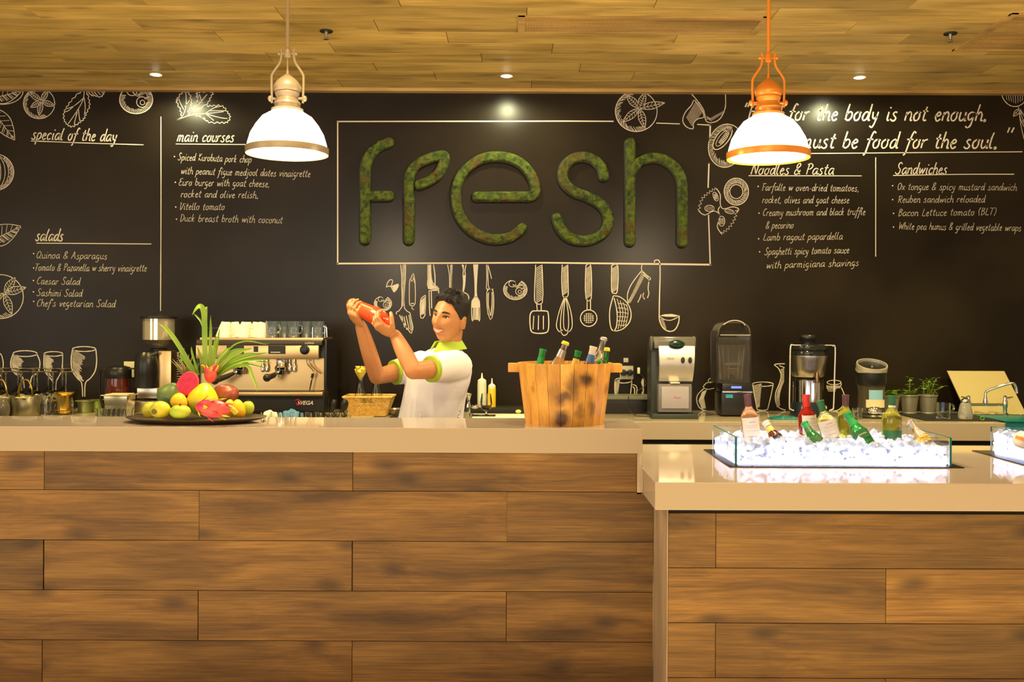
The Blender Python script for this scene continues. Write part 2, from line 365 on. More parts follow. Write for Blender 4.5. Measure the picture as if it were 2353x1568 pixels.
LET = {
 'f': [[(165, 768), (165, 560), (165, 350), (180, 268), (212, 218), (262, 180), (312, 160)], [(175, 497), (315, 495)]],
 'r': [[(440, 770), (440, 560), (440, 400), (458, 335), (505, 288), (580, 256), (655, 243), (655, 290), (620, 360), (565, 400), (505, 425)]],
 'e': [[(867, 500), (1000, 500), (1130, 499), (1205, 497), (1234, 468), (1226, 405), (1190, 340), (1140, 290), (1070, 258), (985, 248), (900, 262), (820, 308), (765, 370), (738, 440), (735, 520), (750, 600), (790, 670), (850, 725), (920, 758), (990, 768), (1070, 755), (1120, 725), (1148, 698)]],
 's': [[(1663, 372), (1650, 320), (1605, 272), (1540, 250), (1470, 262), (1420, 310), (1405, 375), (1430, 430), (1485, 472), (1560, 500), (1640, 545), (1682, 600), (1690, 660), (1665, 720), (1600, 763), (1530, 776), (1450, 758), (1395, 705), (1367, 635)]],
 'h': [[(1828, 162), (1828, 400), (1828, 780)], [(1835, 345), (1880, 285), (1950, 258), (2020, 262), (2090, 300), (2135, 360), (2153, 430), (2155, 600), (2155, 785)]]}
def zp(x, y, ox, oy, f): return (ox+x/f, oy+y/f)
for ch, strokes in LET.items():
    o = thing('moss_letter', f'letter {ch} covered in green moss, mounted on the blackboard wall', 'letter', (0, YW, 1.5), group='moss letters spelling fresh')
    bk = MB(); ms = MB(); allp = []
    for st in strokes:
        c3 = [at(*zp(x, y, 780, 270, 2.736), SW) for x, y in st]
        c2 = cr([(p.x, p.z-1.5) for p in c3], 6)
        allp += c2
        sweep(bk, [(p[0]-.006, p[1]-.004) for p in c2], .078, .020, 0, -.001, 0, bulge=1)
        sweep(ms, c2, .070, .034, .011, -.006, ord(ch))
    bk.build('backing', M['darkmatt'], o); ms.build('moss', moss, o, ang=80)

# ================================================================ chalk on the wall
class Chalk:
    """flat chalk strokes on the wall plane, given in photo pixels"""
    def __init__(s): s.mb = MB()
    def st(s, pts, w=2.2, smooth=3, closed=False, ox=0, oy=0, f=1, taper=False):
        P = [(ox+p[0]/f, oy+p[1]/f) for p in pts]
        if smooth and len(P) > 2: P = [tuple(q) for q in cr(P, smooth, closed)]
        P = [at(p[0], p[1], SW) for p in P]; n = len(P)
        if n < 2: return s
        vs = []; fs = []
        for i in range(n):
            a = P[max(i-1, 0)]; b = P[min(i+1, n-1)]; t = Vector((b.x-a.x, b.z-a.z))
            if t.length < 1e-7: t = Vector((1, 0))
            t.normalize(); nn = Vector((-t.y, t.x)); hw = w/SW/2
            hw *= .86+.28*noise.noise(Vector((P[i].x*60, 0, P[i].z*60)))
            if taper: hw *= .35+.65*math.sin(math.pi*min(1, max(0, (i+.4)/n)))
            y = YW-.0012
            vs += [(P[i].x+nn.x*hw, y, P[i].z+nn.y*hw), (P[i].x-nn.x*hw, y, P[i].z-nn.y*hw)]
        for i in range(n-1): fs.append((2*i, 2*i+1, 2*i+3, 2*i+2))
        s.mb.add(vs, fs); return s
    def fill(s, pts, ox=0, oy=0, f=1):
        P = [at(ox+p[0]/f, oy+p[1]/f, SW) for p in pts]
        s.mb.add([(p.x, YW-.0010, p.z) for p in P], [tuple(range(len(P)))]); return s
    def done(s, name, label=None, m='chalk'):
        me = bpy.data.meshes.new(name); me.from_pydata(s.mb.v, [], s.mb.f); me.materials.append(M[m])
        o = bpy.data.objects.new(name, me); C.objects.link(o); o.parent = wall
        if label: o['label'] = label
        return o
GL = {
'a':"9|8,9 5,10 2,8 1,3 3,0 6,2 8,8;8,10 8,3 9,0 10,1",'b':"8|1.5,19 1,10 1,1;1,7 4,10 7,8 7,3 4,0 1,2",'c':"7|7,8 5,10 2,8 1,4 3,0 6,1 7,2",
'd':"9|7,8 5,10 2,8 1,3 3,0 6,2 7,8;8,19 8,10 8,2 9,0 10,1",'e':"7|1,5 5,6 6,8 4,10 2,8 1,4 3,0 5,0 7,2",'f':"6|8,17 6,19 4.5,16 3,5 2,-6 0,-8;0,10 7,10",
'g':"8|7,9 4,10 1,7 2,2 4,1 7,5 7,9;7,10 7,0 6,-6 3,-8 1,-6",'h':"8|1.5,19 1,8 1,0;1,6 4,10 6,9 7,6 7,1 8,0 9,1",'i':"4|2,10 2,2 3,0 4,1;2.5,14 3,15.5",
'j':"5|3,10 3,-5 1,-8 -1,-6;3,14 3.5,15.5",'k':"8|1.5,19 1,8 1,0;6,10 2,5 4,2 7,0",'l':"4|2,18 1,12 1,3 2.5,0 4,1",
'm':"12|1,10 1,0;1,6 3,10 5,9 5,0;5,6 8,10 10,8 10,1 11,0 12,1",'n':"8|1,10 1,0;1,6 4,10 6,9 7,6 7,1 8,0 9,1",'o':"8|4,10 1,7 1,3 3,0 6,1 7,5 6,9 4,10 8,9",
'p':"8|1,10 1,0 0.5,-8;1,7 4,10 7,8 7,3 4,0 1,2",'q':"8|7,9 4,10 1,7 2,2 4,1 7,5;7,10 7,-8",'r':"6|1,10 1,0;1,6 3,9 6,10",'s':"7|6,9 4,10 2,8 3,6 6,3 5,0 2,0 0,2",
't':"6|3.5,16 2.5,8 2.5,2 4,0 6,1;0,11 6,11",'u':"8|1,10 1,3 3,0 6,2 7,6;7,10 7,2 8,0 9,1",'v':"7|1,10 3,0 5,5 7,10",'w':"11|1,10 3,0 6,9 8,0 11,10",
'x':"7|1,10 7,0;7,10 1,0",'y':"8|1,10 2,4 4,2 7,5;7,10 6,-2 4,-8 1,-6",'z':"7|1,10 6,10 1,0 7,0",
'S':"10|9,16 6,19 3,16 4,11 8,7 7,1 3,0 0,3",'T':"10|0,18 5,17.5 11,18;6,18 5,9 4,0",'Q':"11|6,18 2,14 1,5 4,0 8,3 10,12 6,18;6,4 11,-1",'C':"9|9,16 6,18 2,13 1,5 4,0 8,2",
'A':"10|0,0 3,10 5,18 7,8 9,0;2,7 8,7",'E':"9|9,17 5,18 2,14 5,10 7,10;5,10 1,6 2,1 5,0 9,2",'V':"10|1,16 3,18 3,5 5,0 8,8 10,17",'D':"10|2,18 2,9 2,0;0,17 6,17 9,11 8,4 4,0 1,0",
'F':"8|2,18 2,9 2,0;0,18 5,17.5 9,18;2,10 7,10",'L':"8|3,18 2,9 1,1;1,1 5,0 9,1",'N':"11|1,0 1.5,9 2,18;2,18 9,0;9,0 9.5,9 10,18",'P':"9|3,18 2,9 2,0;0,16 5,18 9,14 6,9 2,9",
'R':"10|3,18 2,9 2,0;0,16 5,18 9,14 6,9 2,9;4,9 7,3 10,0",'O':"10|5,18 1,12 2,3 5,0 9,5 9,13 5,18",'B':"9|2,18 2,9 2,0;1,17 6,17 8,14 3,10;3,10 8,8 8,3 4,0 1,0",
'K':"9|2,18 2,9 2,0;8,18 2,9 5,4 9,0",'W':"14|1,18 3,0;3,0 7,13;7,13 10,0;10,0 14,18",'&':"10|10,0 6,5 2,12 3,17 6,18 7,14 1,6 1,1 4,0 7,2 9,7",'(':"5|4,19 1,10 4,-2",')':"5|1,19 4,10 1,-2",
'-':"6|1,5 5,5",',':"4|2.5,1 2,-1 .8,-3",'.':"4|1,0 2,1.6 3.2,.4 2,-.8 1,0",'"':"6|2,20 1,14;5,20 4,14",'~':"6|2,15 3,20;5,15 6,20","'":"3|2,19 1,14",' ':"6|"}
def parse(g):
    w, s = g.split('|'); return float(w), [[tuple(map(float, p.split(','))) for p in st.split()] for st in s.split(';') if st]
GP = {k: parse(v) for k, v in GL.items()}
def write(body, x0, y0, x1, y1, xh, w, name='chalk_lettering', m='chalk', slant=.28, ck=None, jit=0.0):
    k = xh/10; tot = sum(GP[c][0]+1.6 for c in body)-1.6; sx = (x1-x0)/tot; c = ck or Chalk(); x = 0
    for ch in body:
        gw, sts = GP[ch]; jy = random.uniform(-jit, jit)*xh
        for st in sts:
            P = []
            for gx, gy in st:
                X = x0+(x+gx)*sx+gy*k*slant
                P.append((X, y0+(y1-y0)*(X-x0)/(x1-x0)-gy*k+jy))
            c.st(P, w, 3)
        x += gw+1.6
    if not ck: c.done(name, None, m)
    return c
heads = [("special of the day", 72, 320, 266, 325, 15, 3.0), ("salads", 81, 553, 143, 554, 15, 3.0), ("main courses", 406, 325, 536, 326, 14, 3.0),
 ("Noodles & Pasta", 1724, 401, 1914, 401, 14, 2.6), ("Sandwiches", 2056, 400, 2174, 400, 14, 2.6),
 ('~Food for the body is not enough.', 1700, 276, 2266, 278, 20, 4.0), ("There", 1722, 340, 1822, 340, 20, 4.0), ('must be food for the soul.', 1838, 340, 2290, 341, 20, 4.0)]
for h in heads: write(*h)
ck = Chalk(); ck.st([(2315, 305), (2320, 293)], 4).st([(2324, 305), (2330, 293)], 4); ck.done('chalk_lettering')
items = [("Quinoa & Asparagus", 83, 594, 245, 596, 9), ("Tomato & Pazanella w sherry vinaigrette", 79, 622, 336, 624, 9), ("Caesar Salad", 84, 653, 183, 655, 9), ("Sashimi Salad", 84, 680, 188, 682, 9), ("Chef's vegetarian Salad", 84, 704, 264, 706, 9),
 ("Spiced Kurobuta pork chop", 408, 368, 577, 374, 9), ("with peanut figue medjool dates vinaigrette", 415, 400, 712, 407, 9), ("Euro burger with goat cheese,", 410, 426, 619, 430, 9), ("rocket and olive relish.", 415, 453, 593, 456, 9), ("Vitello tomato", 411, 482, 515, 483, 9), ("Duck breast broth with coconut", 413, 509, 648, 513, 9),
 ("Farfalle w oven-dried tomatoes,", 1750, 438, 1973, 440, 9), ("rocket, olives and goat cheese", 1751, 467, 1950, 467, 9), ("Creamy mushroom and black truffle", 1752, 496, 1987, 494, 9), ("& pecorino", 1759, 525, 1822, 525, 9), ("Lamb ragout papardella", 1753, 553, 1935, 550, 9), ("Spaghetti spicy tomato sauce", 1756, 586, 1950, 582, 9), ("with parmigiana shavings", 1760, 617, 1972, 611, 9),
 ("Ox tongue & spicy mustard sandwich", 2061, 436, 2335, 438, 9), ("Reuben sandwich reloaded", 2062, 466, 2262, 465, 9), ("Bacon Lettuce tomato (BLT)", 2063, 497, 2288, 494, 9), ("White pea humus & grilled vegetable wraps", 2064, 527, 2345, 531, 9)]
for it in items: write(*it, 1.5, jit=.06, slant=.22, m='chalkthin')
ck = Chalk()
for x, y in [(77.5, 583), (77.5, 616), (77, 645), (77, 671), (77.5, 693), (401, 360), (403, 419), (404, 476), (405.6, 504), (1742, 428.5), (1744, 490), (1743, 549), (1745.4, 579), (2051, 427), (2051, 459), (2053, 490.5), (2053, 522)]:
    ck.fill([(x+1.7*math.cos(a*.9), y+1.7*math.sin(a*.9)) for a in range(7)])
ck.done('chalk_bullet')
ck = Chalk()
for l in [((71, 324), (200, 329), (330, 333)), ((84, 559), (220, 560), (348, 561)), ((404, 331), (520, 332), (640, 333)), ((1720, 404), (1980, 404.4)), ((2052, 403.5), (2200, 401), (2330, 400.6)), ((1700, 354), (1850, 353), (2349, 349)), ((370, 268), (370, 500), (369, 715)), ((2012, 362), (2012, 590))]:
    ck.st(l, 2.4, 4)
ck.done('chalk_line')
ck = Chalk()
ck.st([(776, 279), (776, 607)], 3.6, 0).st([(774, 279.5), (1300, 278.5), (1410, 279)], 3.4, 0).st([(774, 606), (1250, 604), (1634, 608.5)], 4.4, 0)
ck.st([(1508, 283), (1562, 285)], 3, 0).st([(1602, 286), (1634, 288)], 3, 0).st([(1632, 286), (1631, 325)], 4, 0).st([(1629, 376), (1627, 432)], 3.6, 0).st([(1628, 494), (1632, 610)], 3.4, 0)
ck.done('chalk_frame')
# ---- doodles
def circ(c, cx, cy, rx, ry, w=2, a0=0, a1=360, n=22, rot=0):
    p = []
    for i in range(n+1):
        a = R(a0+(a1-a0)*i/n); x = rx*math.cos(a); y = ry*math.sin(a); q = R(rot)
        p.append((cx+x*math.cos(q)-y*math.sin(q), cy+x*math.sin(q)+y*math.cos(q)))
    c.st(p, w, 2)
def rays(c, cx, cy, rx, ry, a0, a1, n, f0=.75, w=1.2, skew=8):
    for i in range(n):
        a = R(a0+(a1-a0)*i/max(1, n-1)); b = a+R(skew)
        g = f0+random.uniform(-.05, .05)
        c.st([(cx+rx*math.cos(a)*.98, cy+ry*math.sin(a)*.98), (cx+rx*g*math.cos(b), cy+ry*g*math.sin(b))], w, 0)
def leaf(c, x0, y0, x1, y1, wd, w=1.8, veins=5, hatch=0):
    a = Vector((x0, y0)); b = Vector((x1, y1)); d = b-a; n = Vector((-d.y, d.x)).normalized()
    for sg in (-1, 1):
        c.st([a, a+d*.25+n*sg*wd*.75, a+d*.5+n*sg*wd, a+d*.78+n*sg*wd*.6, b], w, 3)
    c.st([a, a+d*.5+n*wd*.08, a+d*.95], w*.8, 3)
    for i in range(veins):
        t = .15+.7*i/max(1, veins-1); q = wd*math.sin(math.pi*min(.95, t+.08))*.8
        for sg in (-1, 1): c.st([a+d*t, a+d*(t+.1)+n*sg*q], w*.6, 0)
        if hatch:
            for h in range(hatch):
                tt = t+.7/veins*h/hatch; c.st([a+d*tt+n*wd*.1, a+d*(tt+.08)+n*q*.9], w*.5, 0)
def tomato(c, cx, cy, r, angs, w=2):
    circ(c, cx, cy, r, r*.97, w); rays(c, cx, cy, r, r*.97, 60, 250, 44, .80, 1.1, 10)
    for a, l in angs: leaf(c, cx+r*.15, cy-r*.15, cx+r*.15+l*r*math.cos(R(a)), cy-r*.15+l*r*math.sin(R(a)), r*.17, 1.5, 6)
c = Chalk(); tomato(c, 90, 238, 36, [(20, .9), (100, .95), (150, .8), (215, 1.0), (300, .8)]); c.done('chalk_tomato')
c = Chalk(); tomato(c, 1462, 256, 48, [(-12, 1.25), (75, 1.0), (140, 1.05), (225, .9), (290, .8)]); c.done('chalk_tomato')
c = Chalk(); tomato(c, 2, 682, 52, [(-15, 1.0), (70, 1.0), (-55, .85), (150, 1)]); c.done('chalk_tomato')
c = Chalk(); leaf(c, -30, 228, 52, 207, 20, 2, 6, 3); circ(c, 5, 210, 48, 30, 2, 0, 95); c.done('chalk_leaf')
c = Chalk(); leaf(c, -20, 245, 34, 322, 20, 2, 6, 2); c.done('chalk_leaf')
c = Chalk(); leaf(c, -40, 560, 48, 520, 24, 2, 7, 3); c.done('chalk_leaf')
c = Chalk(); circ(c, -12, 396, 44, 42, 2.2)
for q in (34, 26, 16): circ(c, -14, 396, q, 40, 1.6, -80, 80)
rays(c, -12, 396, 44, 42, -60, 70, 40, .8, 1.1); c.done('chalk_onion')
# coriander sprigs
def edge(c, pts, w=2, amp=2.6, ox=0, oy=0, f=1):
    P = [Vector((ox+p[0]/f, oy+p[1]/f)) for p in cr(pts, 4)]; out = []
    for i, p in enumerate(P):
        t = (P[min(i+1, len(P)-1)]-P[max(i-1, 0)]); n = Vector((-t.y, t.x)); n = n.normalized() if n.length > 1e-6 else n
        out.append(p+n*(amp if i % 2 else -amp*.5))
    c.st(out, w, 2)
z1 = dict(ox=0, oy=190, f=5.407)
c = Chalk(); edge(c, [(1050, 80), (930, 180), (850, 280), (800, 370), (800, 460), (840, 520), (900, 545), (980, 500), (1040, 450), (1070, 380), (1110, 290), (1100, 200), (1070, 90)], 2, 2.2, **z1)
for p in [[(1050, 100), (1030, 220), (960, 350), (850, 510)], [(1030, 200), (920, 290), (810, 330)], [(975, 330), (985, 420), (995, 480)], [(1045, 180), (1060, 300), (1050, 400)], [(920, 290), (850, 350), (810, 360)], [(960, 370), (930, 480), (925, 525)]]: c.st(p, 1.9, 3, **z1)
edge(c, [(1080, 80), (1130, 150), (1180, 160), (1250, 175), (1290, 130), (1295, 80)], 2, 1.8, **z1)
for p in [[(1100, 80), (1170, 150)], [(1140, 80), (1210, 160)], [(1180, 80), (1250, 150)], [(1220, 80), (1280, 130)]]: c.st(p, 1.7, 0, **z1)
c.done('chalk_herb_sprig')
z3 = dict(ox=380, oy=190, f=4.481)
c = Chalk(); edge(c, [(165, 360), (155, 290), (115, 200), (125, 160), (180, 95), (240, 100), (270, 180), (265, 250), (235, 310)], 2, 2.4, **z3)
edge(c, [(300, 290), (330, 190), (320, 110), (370, 95), (490, 95), (470, 150), (430, 220), (300, 300)], 2, 2.2, **z3)
edge(c, [(430, 240), (500, 235), (590, 240), (640, 300), (670, 350), (640, 410), (560, 415), (450, 410), (380, 360), (270, 325)], 2, 2.4, **z3)
for p in [[(120, 385), (180, 340), (215, 230), (210, 100)], [(120, 385), (230, 340), (300, 325), (410, 320), (600, 300)], [(410, 320), (500, 260), (580, 245)], [(410, 320), (560, 360), (640, 370)], [(230, 335), (330, 240), (430, 120)], [(190, 280), (150, 200), (140, 165)], [(200, 250), (250, 180)], [(380, 210), (350, 120)], [(420, 325), (500, 390)], [(120, 385), (300, 330), (430, 400)], [(460, 290), (620, 290)], [(330, 240), (340, 130)]]: c.st(p, 1.9, 3, **z3)
c.done('chalk_herb_sprig')
# mushrooms
def mushroom(c, cx, cy, r, w=2, rot=0):
    circ(c, cx, cy, r, r*.85, w, -60, 250, rot=rot); rays(c, cx, cy, r, r*.85, -40, 200, 40, .70, 1.3, 6)
    circ(c, cx+r*.35, cy+r*.15, r*.32, r*.32, w*.8, 0, 330); circ(c, cx+r*.38, cy+r*.18, r*.14, r*.14, w*.7)
    circ(c, cx-r*.25, cy-r*.5, r*.3, r*.26, w*.8, 0, 330); c.st([(cx-.2*r, cy-.45*r), (cx+.1*r, cy-.2*r), (cx+.5*r, cy-.65*r), (cx+.85*r, cy-.3*r), (cx+.5*r, cy-.05*r)], w, 3)
    for i in range(8): c.st([(cx-.05*r+i*r*.08, cy-.3*r-i*r*.03), (cx+.15*r+i*r*.08, cy-.15*r-i*r*.04)], 1.2, 0)
c = Chalk(); mushroom(c, 313, 229, 38, 2.4); c.done('chalk_mushroom')
c = Chalk(); mushroom(c, 1184, 666, 27, 2); c.done('chalk_mushroom')
c = Chalk(); mushroom(c, 880, 698, 20, 1.6); c.done('chalk_mushroom')
c = Chalk(); circ(c, 1668, 335, 40, 50, 2.2, 40, 300, rot=10); rays(c, 1668, 335, 40, 50, 60, 290, 46, .72, 1.3, 6)
circ(c, 1660, 318, 14, 31, 2.4, rot=38); circ(c, 1660, 318, 8, 22, 1.4, rot=38)
for i in range(9): c.st([(1651+i*2.2, 326-i*3), (1658+i*2.2, 332-i*3)], 2.2, 0)
c.done('chalk_mushroom')
z4 = dict(ox=1400, oy=190, f=4.2375)
c = Chalk()
c.st([(820, 170), (800, 220), (740, 290), (715, 370), (750, 430), (815, 450), (820, 390), (870, 350), (915, 340), (915, 290), (870, 220), (830, 170)], 2.2, 3, **z4)
for i in range(13): c.st([(835-i*7, 190+i*12), (905-i*8, 290+i*11)], 1.2, 0, **z4)
c.st([(790, 100), (860, 180), (920, 270), (940, 370), (1000, 390), (1080, 350), (1130, 240), (1130, 110)], 2.2, 3, **z4)
for i in range(16): c.st([(950+i*11, 345-abs(i-3)*6), (958+i*11, 375-abs(i-3)*7)], 1.2, 0, **z4)
for i in range(9): c.st([(860+i*9, 200+i*20), (885+i*9, 195+i*20)], 1.3, 0, **z4)
c.done('chalk_pepper')
c = Chalk(); circ(c, 1400+1237/4.2375, 190+1062/4.2375, 28, 31, 2.2); circ(c, 1400+1237/4.2375, 190+1062/4.2375, 15, 16, 2)
rays(c, 1400+1237/4.2375, 190+1062/4.2375, 27, 30, 0, 350, 60, .66, 1.1, 14); c.done('chalk_pasta_ring')
c = Chalk()
def zig(c, pts, n, amp, w, **k):
    P = cr(pts, n); o = []
    for i, p in enumerate(P):
        t = P[min(i+1, len(P)-1)]-P[max(i-1, 0)]; nn = Vector((-t.y, t.x)); nn = nn.normalized() if nn.length > 0 else nn
        o.append(p+nn*(amp if i % 2 else -amp))
    c.st(o, w, 0, **k)
zig(c, [(1040, 1030), (970, 1070), (900, 1140), (870, 1250)], 6, 12, 1.8, **z4)
zig(c, [(1240, 1240), (1220, 1330), (1160, 1420), (1090, 1470)], 6, 12, 1.8, **z4)
for p in [[(1040, 1030), (1080, 1090), (1080, 1180), (1110, 1230), (1200, 1210), (1260, 1230), (1245, 1260)], [(870, 1250), (930, 1290), (1020, 1250), (1080, 1300), (1050, 1400), (1090, 1470)], [(1085, 1200), (1060, 1240), (1080, 1300)]]: c.st(p, 2.2, 3, **z4)
for cx, cy, rx, ry, rt in [(975, 1225, 45, 30, 0), (1035, 1110, 22, 45, -20), (1095, 1350, 30, 48, 0), (1170, 1255, 45, 20, 15)]:
    circ(c, 1400+cx/4.2375, 190+cy/4.2375, rx/4.2375, ry/4.2375, 1.6, rot=rt)
    for i in range(5): c.st([(cx-rx*.6+i*rx*.3, cy-ry*.6), (cx-rx*.6+i*rx*.3, cy+ry*.6)], 1, 0, **z4)
c.done('chalk_bow_pasta')
c = Chalk(); circ(c, 2332, 205, 32, 40, 2, 20, 180)
for i in range(9): c.st([(2308+i*6, 205), (2314+i*5, 238-abs(i-4)*2)], 1.1, 0)
c.st([(2340, 246), (2346, 290), (2353, 320)], 1.6, 3); leaf(c, 2343, 250, 2328, 268, 5, 1.5, 3); leaf(c, 2343, 250, 2358, 300, 5, 1.5, 3); c.done('chalk_leaf')
# ---- hanging kitchen tools drawn under the frame
z6 = dict(ox=850, oy=590, f=5.8825); z7 = dict(ox=1190, oy=590, f=5.8825)
def hatchpoly(c, x0, x1, y0, y1, n, w=1.4, k=None, lean=30):
    for i in range(n):
        y = y0+(y1-y0)*i/n; c.st([(x0, y+lean), (x1, y-lean*.6)], w, 0, **k)
c = Chalk()
for p in [[(240, 110), (230, 350), (225, 545), (240, 625), (330, 625), (335, 350), (325, 110)], [(255, 640), (262, 730)], [(315, 640), (315, 730)], [(215, 800), (205, 985)], [(280, 795), (275, 990)], [(345, 800), (345, 985)]]: c.st(p, 2.4, 2, **z7)
hatchpoly(c, 245, 325, 130, 620, 20, 1.8, z7); c.st([(200, 735), (370, 735), (410, 770), (415, 960), (375, 1030), (210, 1030), (168, 960), (165, 790), (200, 735)], 3, 3, **z7); c.done('chalk_spatula')
c = Chalk()
for p in [[(600, 110), (592, 300), (605, 520), (640, 545), (680, 515), (678, 300), (675, 110)], [(630, 545), (560, 740), (520, 930), (560, 1015), (605, 990)], [(635, 545), (590, 740), (575, 930), (590, 1010)], [(640, 545), (620, 750), (620, 950), (655, 1005)], [(645, 545), (680, 760), (685, 940), (665, 1010)], [(650, 545), (715, 740), (735, 930), (700, 1010), (660, 1005)], [(575, 1000), (600, 1050), (630, 1065), (665, 1045), (680, 1005)]]: c.st(p, 2.2, 3, **z7)
hatchpoly(c, 605, 672, 130, 510, 20, 1.6, z7); c.done('chalk_whisk')
c = Chalk()
for p in [[(920, 120), (912, 300), (920, 570), (990, 570), (995, 300), (985, 120), (950, 100), (920, 120)], [(935, 575), (935, 715)], [(982, 575), (982, 715)]]: c.st(p, 2.2, 2, **z7)
hatchpoly(c, 920, 985, 140, 560, 21, 1.6, z7); circ(c, 1190+957/5.8825, 590+832/5.8825, 19, 19, 2.4)
for i in range(-2, 3):
    q = math.sqrt(max(0, 72**2-(i*28)**2)); c.st([(957+i*28, 832-q), (957+i*28, 832+q)], 1.4, 0, **z7); c.st([(957-q, 832+i*28), (957+q, 832+i*28)], 1.4, 0, **z7)
c.done('chalk_skimmer')
c = Chalk()
for p in [[(1268, 120), (1265, 300), (1270, 470), (1300, 495), (1340, 480), (1355, 300), (1350, 130), (1310, 105), (1268, 120)], [(1290, 530), (1245, 700), (1240, 850), (1260, 970), (1300, 1000), (1335, 930), (1340, 750), (1300, 560)], [(1290, 530), (1380, 545), (1480, 630), (1530, 760), (1510, 880), (1430, 970), (1340, 1005), (1290, 1000)]]: c.st(p, 2.6, 3, **z7)
hatchpoly(c, 1275, 1345, 140, 470, 17, 1.6, z7)
for i in range(4): c.st([(1340+i*42, 570+i*25), (1385+i*35, 760), (1355+i*33, 980-i*15)], 1.7, 3, **z7)
for i in range(6): c.st([(1350, 635+i*58), (1430, 640+i*58), (1490-abs(i-2)*6, 670+i*50)], 1.6, 3, **z7)
c.done('chalk_colander')
c = Chalk()
for p in [[(1680, 105), (1670, 150), (1675, 190)], [(1675, 190), (1600, 280), (1520, 400), (1480, 520), (1490, 640)], [(1675, 190), (1740, 250), (1795, 295), (1765, 320)], [(1770, 340), (1760, 430), (1770, 500), (1750, 560)], [(1700, 490), (1690, 540), (1715, 578)], [(1620, 620), (1650, 560), (1665, 510)]]: c.st(p, 2.2, 3, **z7)
for i in range(26):
    t = i/25; x = 1668-185*t; y = 215+400*t**.9; c.st([(x, y), (x+48-10*t, y+30-20*t)], 1.6, 0, **z7)
for i in range(9): c.st([(1690+i*10, 210+i*9), (1700+i*7, 260+i*6)], 1.2, 0, **z7)
c.done('chalk_towel')
c = Chalk(); c.st([(1850, 95), (1845, 60), (1880, 45), (1915, 75), (1922, 250), (1915, 500), (1910, 780), (1915, 860), (1960, 960), (2040, 1010), (2120, 990), (2170, 900), (2180, 800)], 3, 3, **z7)
c.fill([(1915, 800), (1980, 780), (2080, 775), (2182, 798), (2120, 815), (2000, 812)], **z7); c.st([(1915, 810), (1980, 850), (2070, 860), (2180, 810)], 2, 3, **z7)
for i in range(11): c.st([(1925+i*6, 850+i*14), (1965+i*4, 835+i*13)], 1.2, 0, **z7)
c.done('chalk_ladle')
c = Chalk()
for p in [[(1400, 110), (1415, 300), (1420, 470), (1415, 550), (1380, 600), (1375, 700), (1380, 855), (1395, 855), (1400, 690)], [(1460, 110), (1445, 300), (1440, 470), (1450, 550), (1480, 600), (1485, 700), (1485, 855), (1470, 855), (1465, 690)], [(1412, 690), (1412, 855)], [(1428, 690), (1428, 855)], [(1442, 690), (1442, 855)], [(1455, 690), (1455, 855)]]: c.st(p, 2, 2, **z6)
c.fill([(1398, 105), (1465, 105), (1447, 300), (1440, 540), (1425, 545), (1415, 300)], **z6); c.fill([(1415, 550), (1445, 550), (1482, 620), (1484, 690), (1377, 690), (1380, 610)], **z6); c.done('chalk_fork')
c = Chalk()
for p in [[(1575, 110), (1580, 300), (1575, 430), (1600, 455), (1580, 480), (1585, 700), (1630, 855), (1665, 760), (1675, 600), (1665, 470), (1640, 440), (1600, 400), (1595, 110)], [(1600, 130), (1620, 200), (1645, 300)], [(1590, 440), (1670, 440)], [(1605, 480), (1600, 650), (1630, 800)], [(1650, 480), (1650, 640), (1635, 800)]]: c.st(p, 2, 2, **z6)
for i in range(16): c.st([(1585, 500+i*18), (1600, 510+i*18)], 1.2, 0, **z6); c.st([(1650, 500+i*18), (1668, 490+i*18)], 1.2, 0, **z6)
c.done('chalk_knife')
c = Chalk()
for p in [[(785, 110), (785, 300), (790, 430), (940, 435), (870, 380), (830, 300), (820, 110)], [(860, 110), (880, 260), (880, 380)], [(800, 460), (935, 455)], [(800, 460), (805, 700), (815, 800)], [(830, 460), (835, 700)], [(930, 460), (925, 560)]]: c.st(p, 2.6, 2, **z6)
for i in range(22): c.st([(787, 120+i*14), (815, 112+i*14)], 2, 0, **z6)
c.fill([(785, 110), (812, 110), (822, 300), (850, 380), (930, 432), (792, 432)], **z6); c.done('chalk_knife')
c = Chalk()
for p in [[(1050, 110), (1075, 250), (1078, 470)], [(1112, 110), (1105, 260), (1100, 470)]]: c.st(p, 2.2, 2, **z6)
for i in range(24): c.st([(1085, 120+i*14), (1108, 112+i*14)], 1.8, 0, **z6)
c.done('chalk_spoon')
c = Chalk()
for p in [[(1245, 110), (1265, 180), (1258, 250), (1265, 350), (1255, 490)], [(1300, 110), (1285, 180), (1290, 260), (1280, 400), (1262, 480)], [(1262, 480), (1320, 510), (1338, 560), (1330, 580)], [(1255, 500), (1290, 530), (1330, 575)]]: c.st(p, 2.4, 2, **z6)
c.fill([(1245, 110), (1270, 110), (1268, 180), (1255, 170)], **z6); c.fill([(1258, 250), (1285, 250), (1278, 400), (1262, 440)], **z6); c.done('chalk_spoon')
c = Chalk()
for p in [[(415, 110), (430, 250), (430, 400), (432, 680), (360, 750), (360, 780)], [(482, 110), (480, 300), (465, 480), (468, 700), (540, 760), (560, 850), (582, 950), (570, 1010), (545, 1030), (430, 850)], [(460, 810), (500, 990)], [(490, 800), (530, 980)], [(430, 800), (470, 960)], [(400, 790), (440, 880)]]: c.st(p, 2.2, 2, **z6)
for i in range(40): c.st([(438, 120+i*14), (476-i*.3, 108+i*14)], 1.4, 0, **z6)
for i in range(14): c.st([(520+i*2, 790+i*16), (555+i*2, 800+i*15)], 1.6, 0, **z6)
c.done('chalk_serving_fork')
c = Chalk()
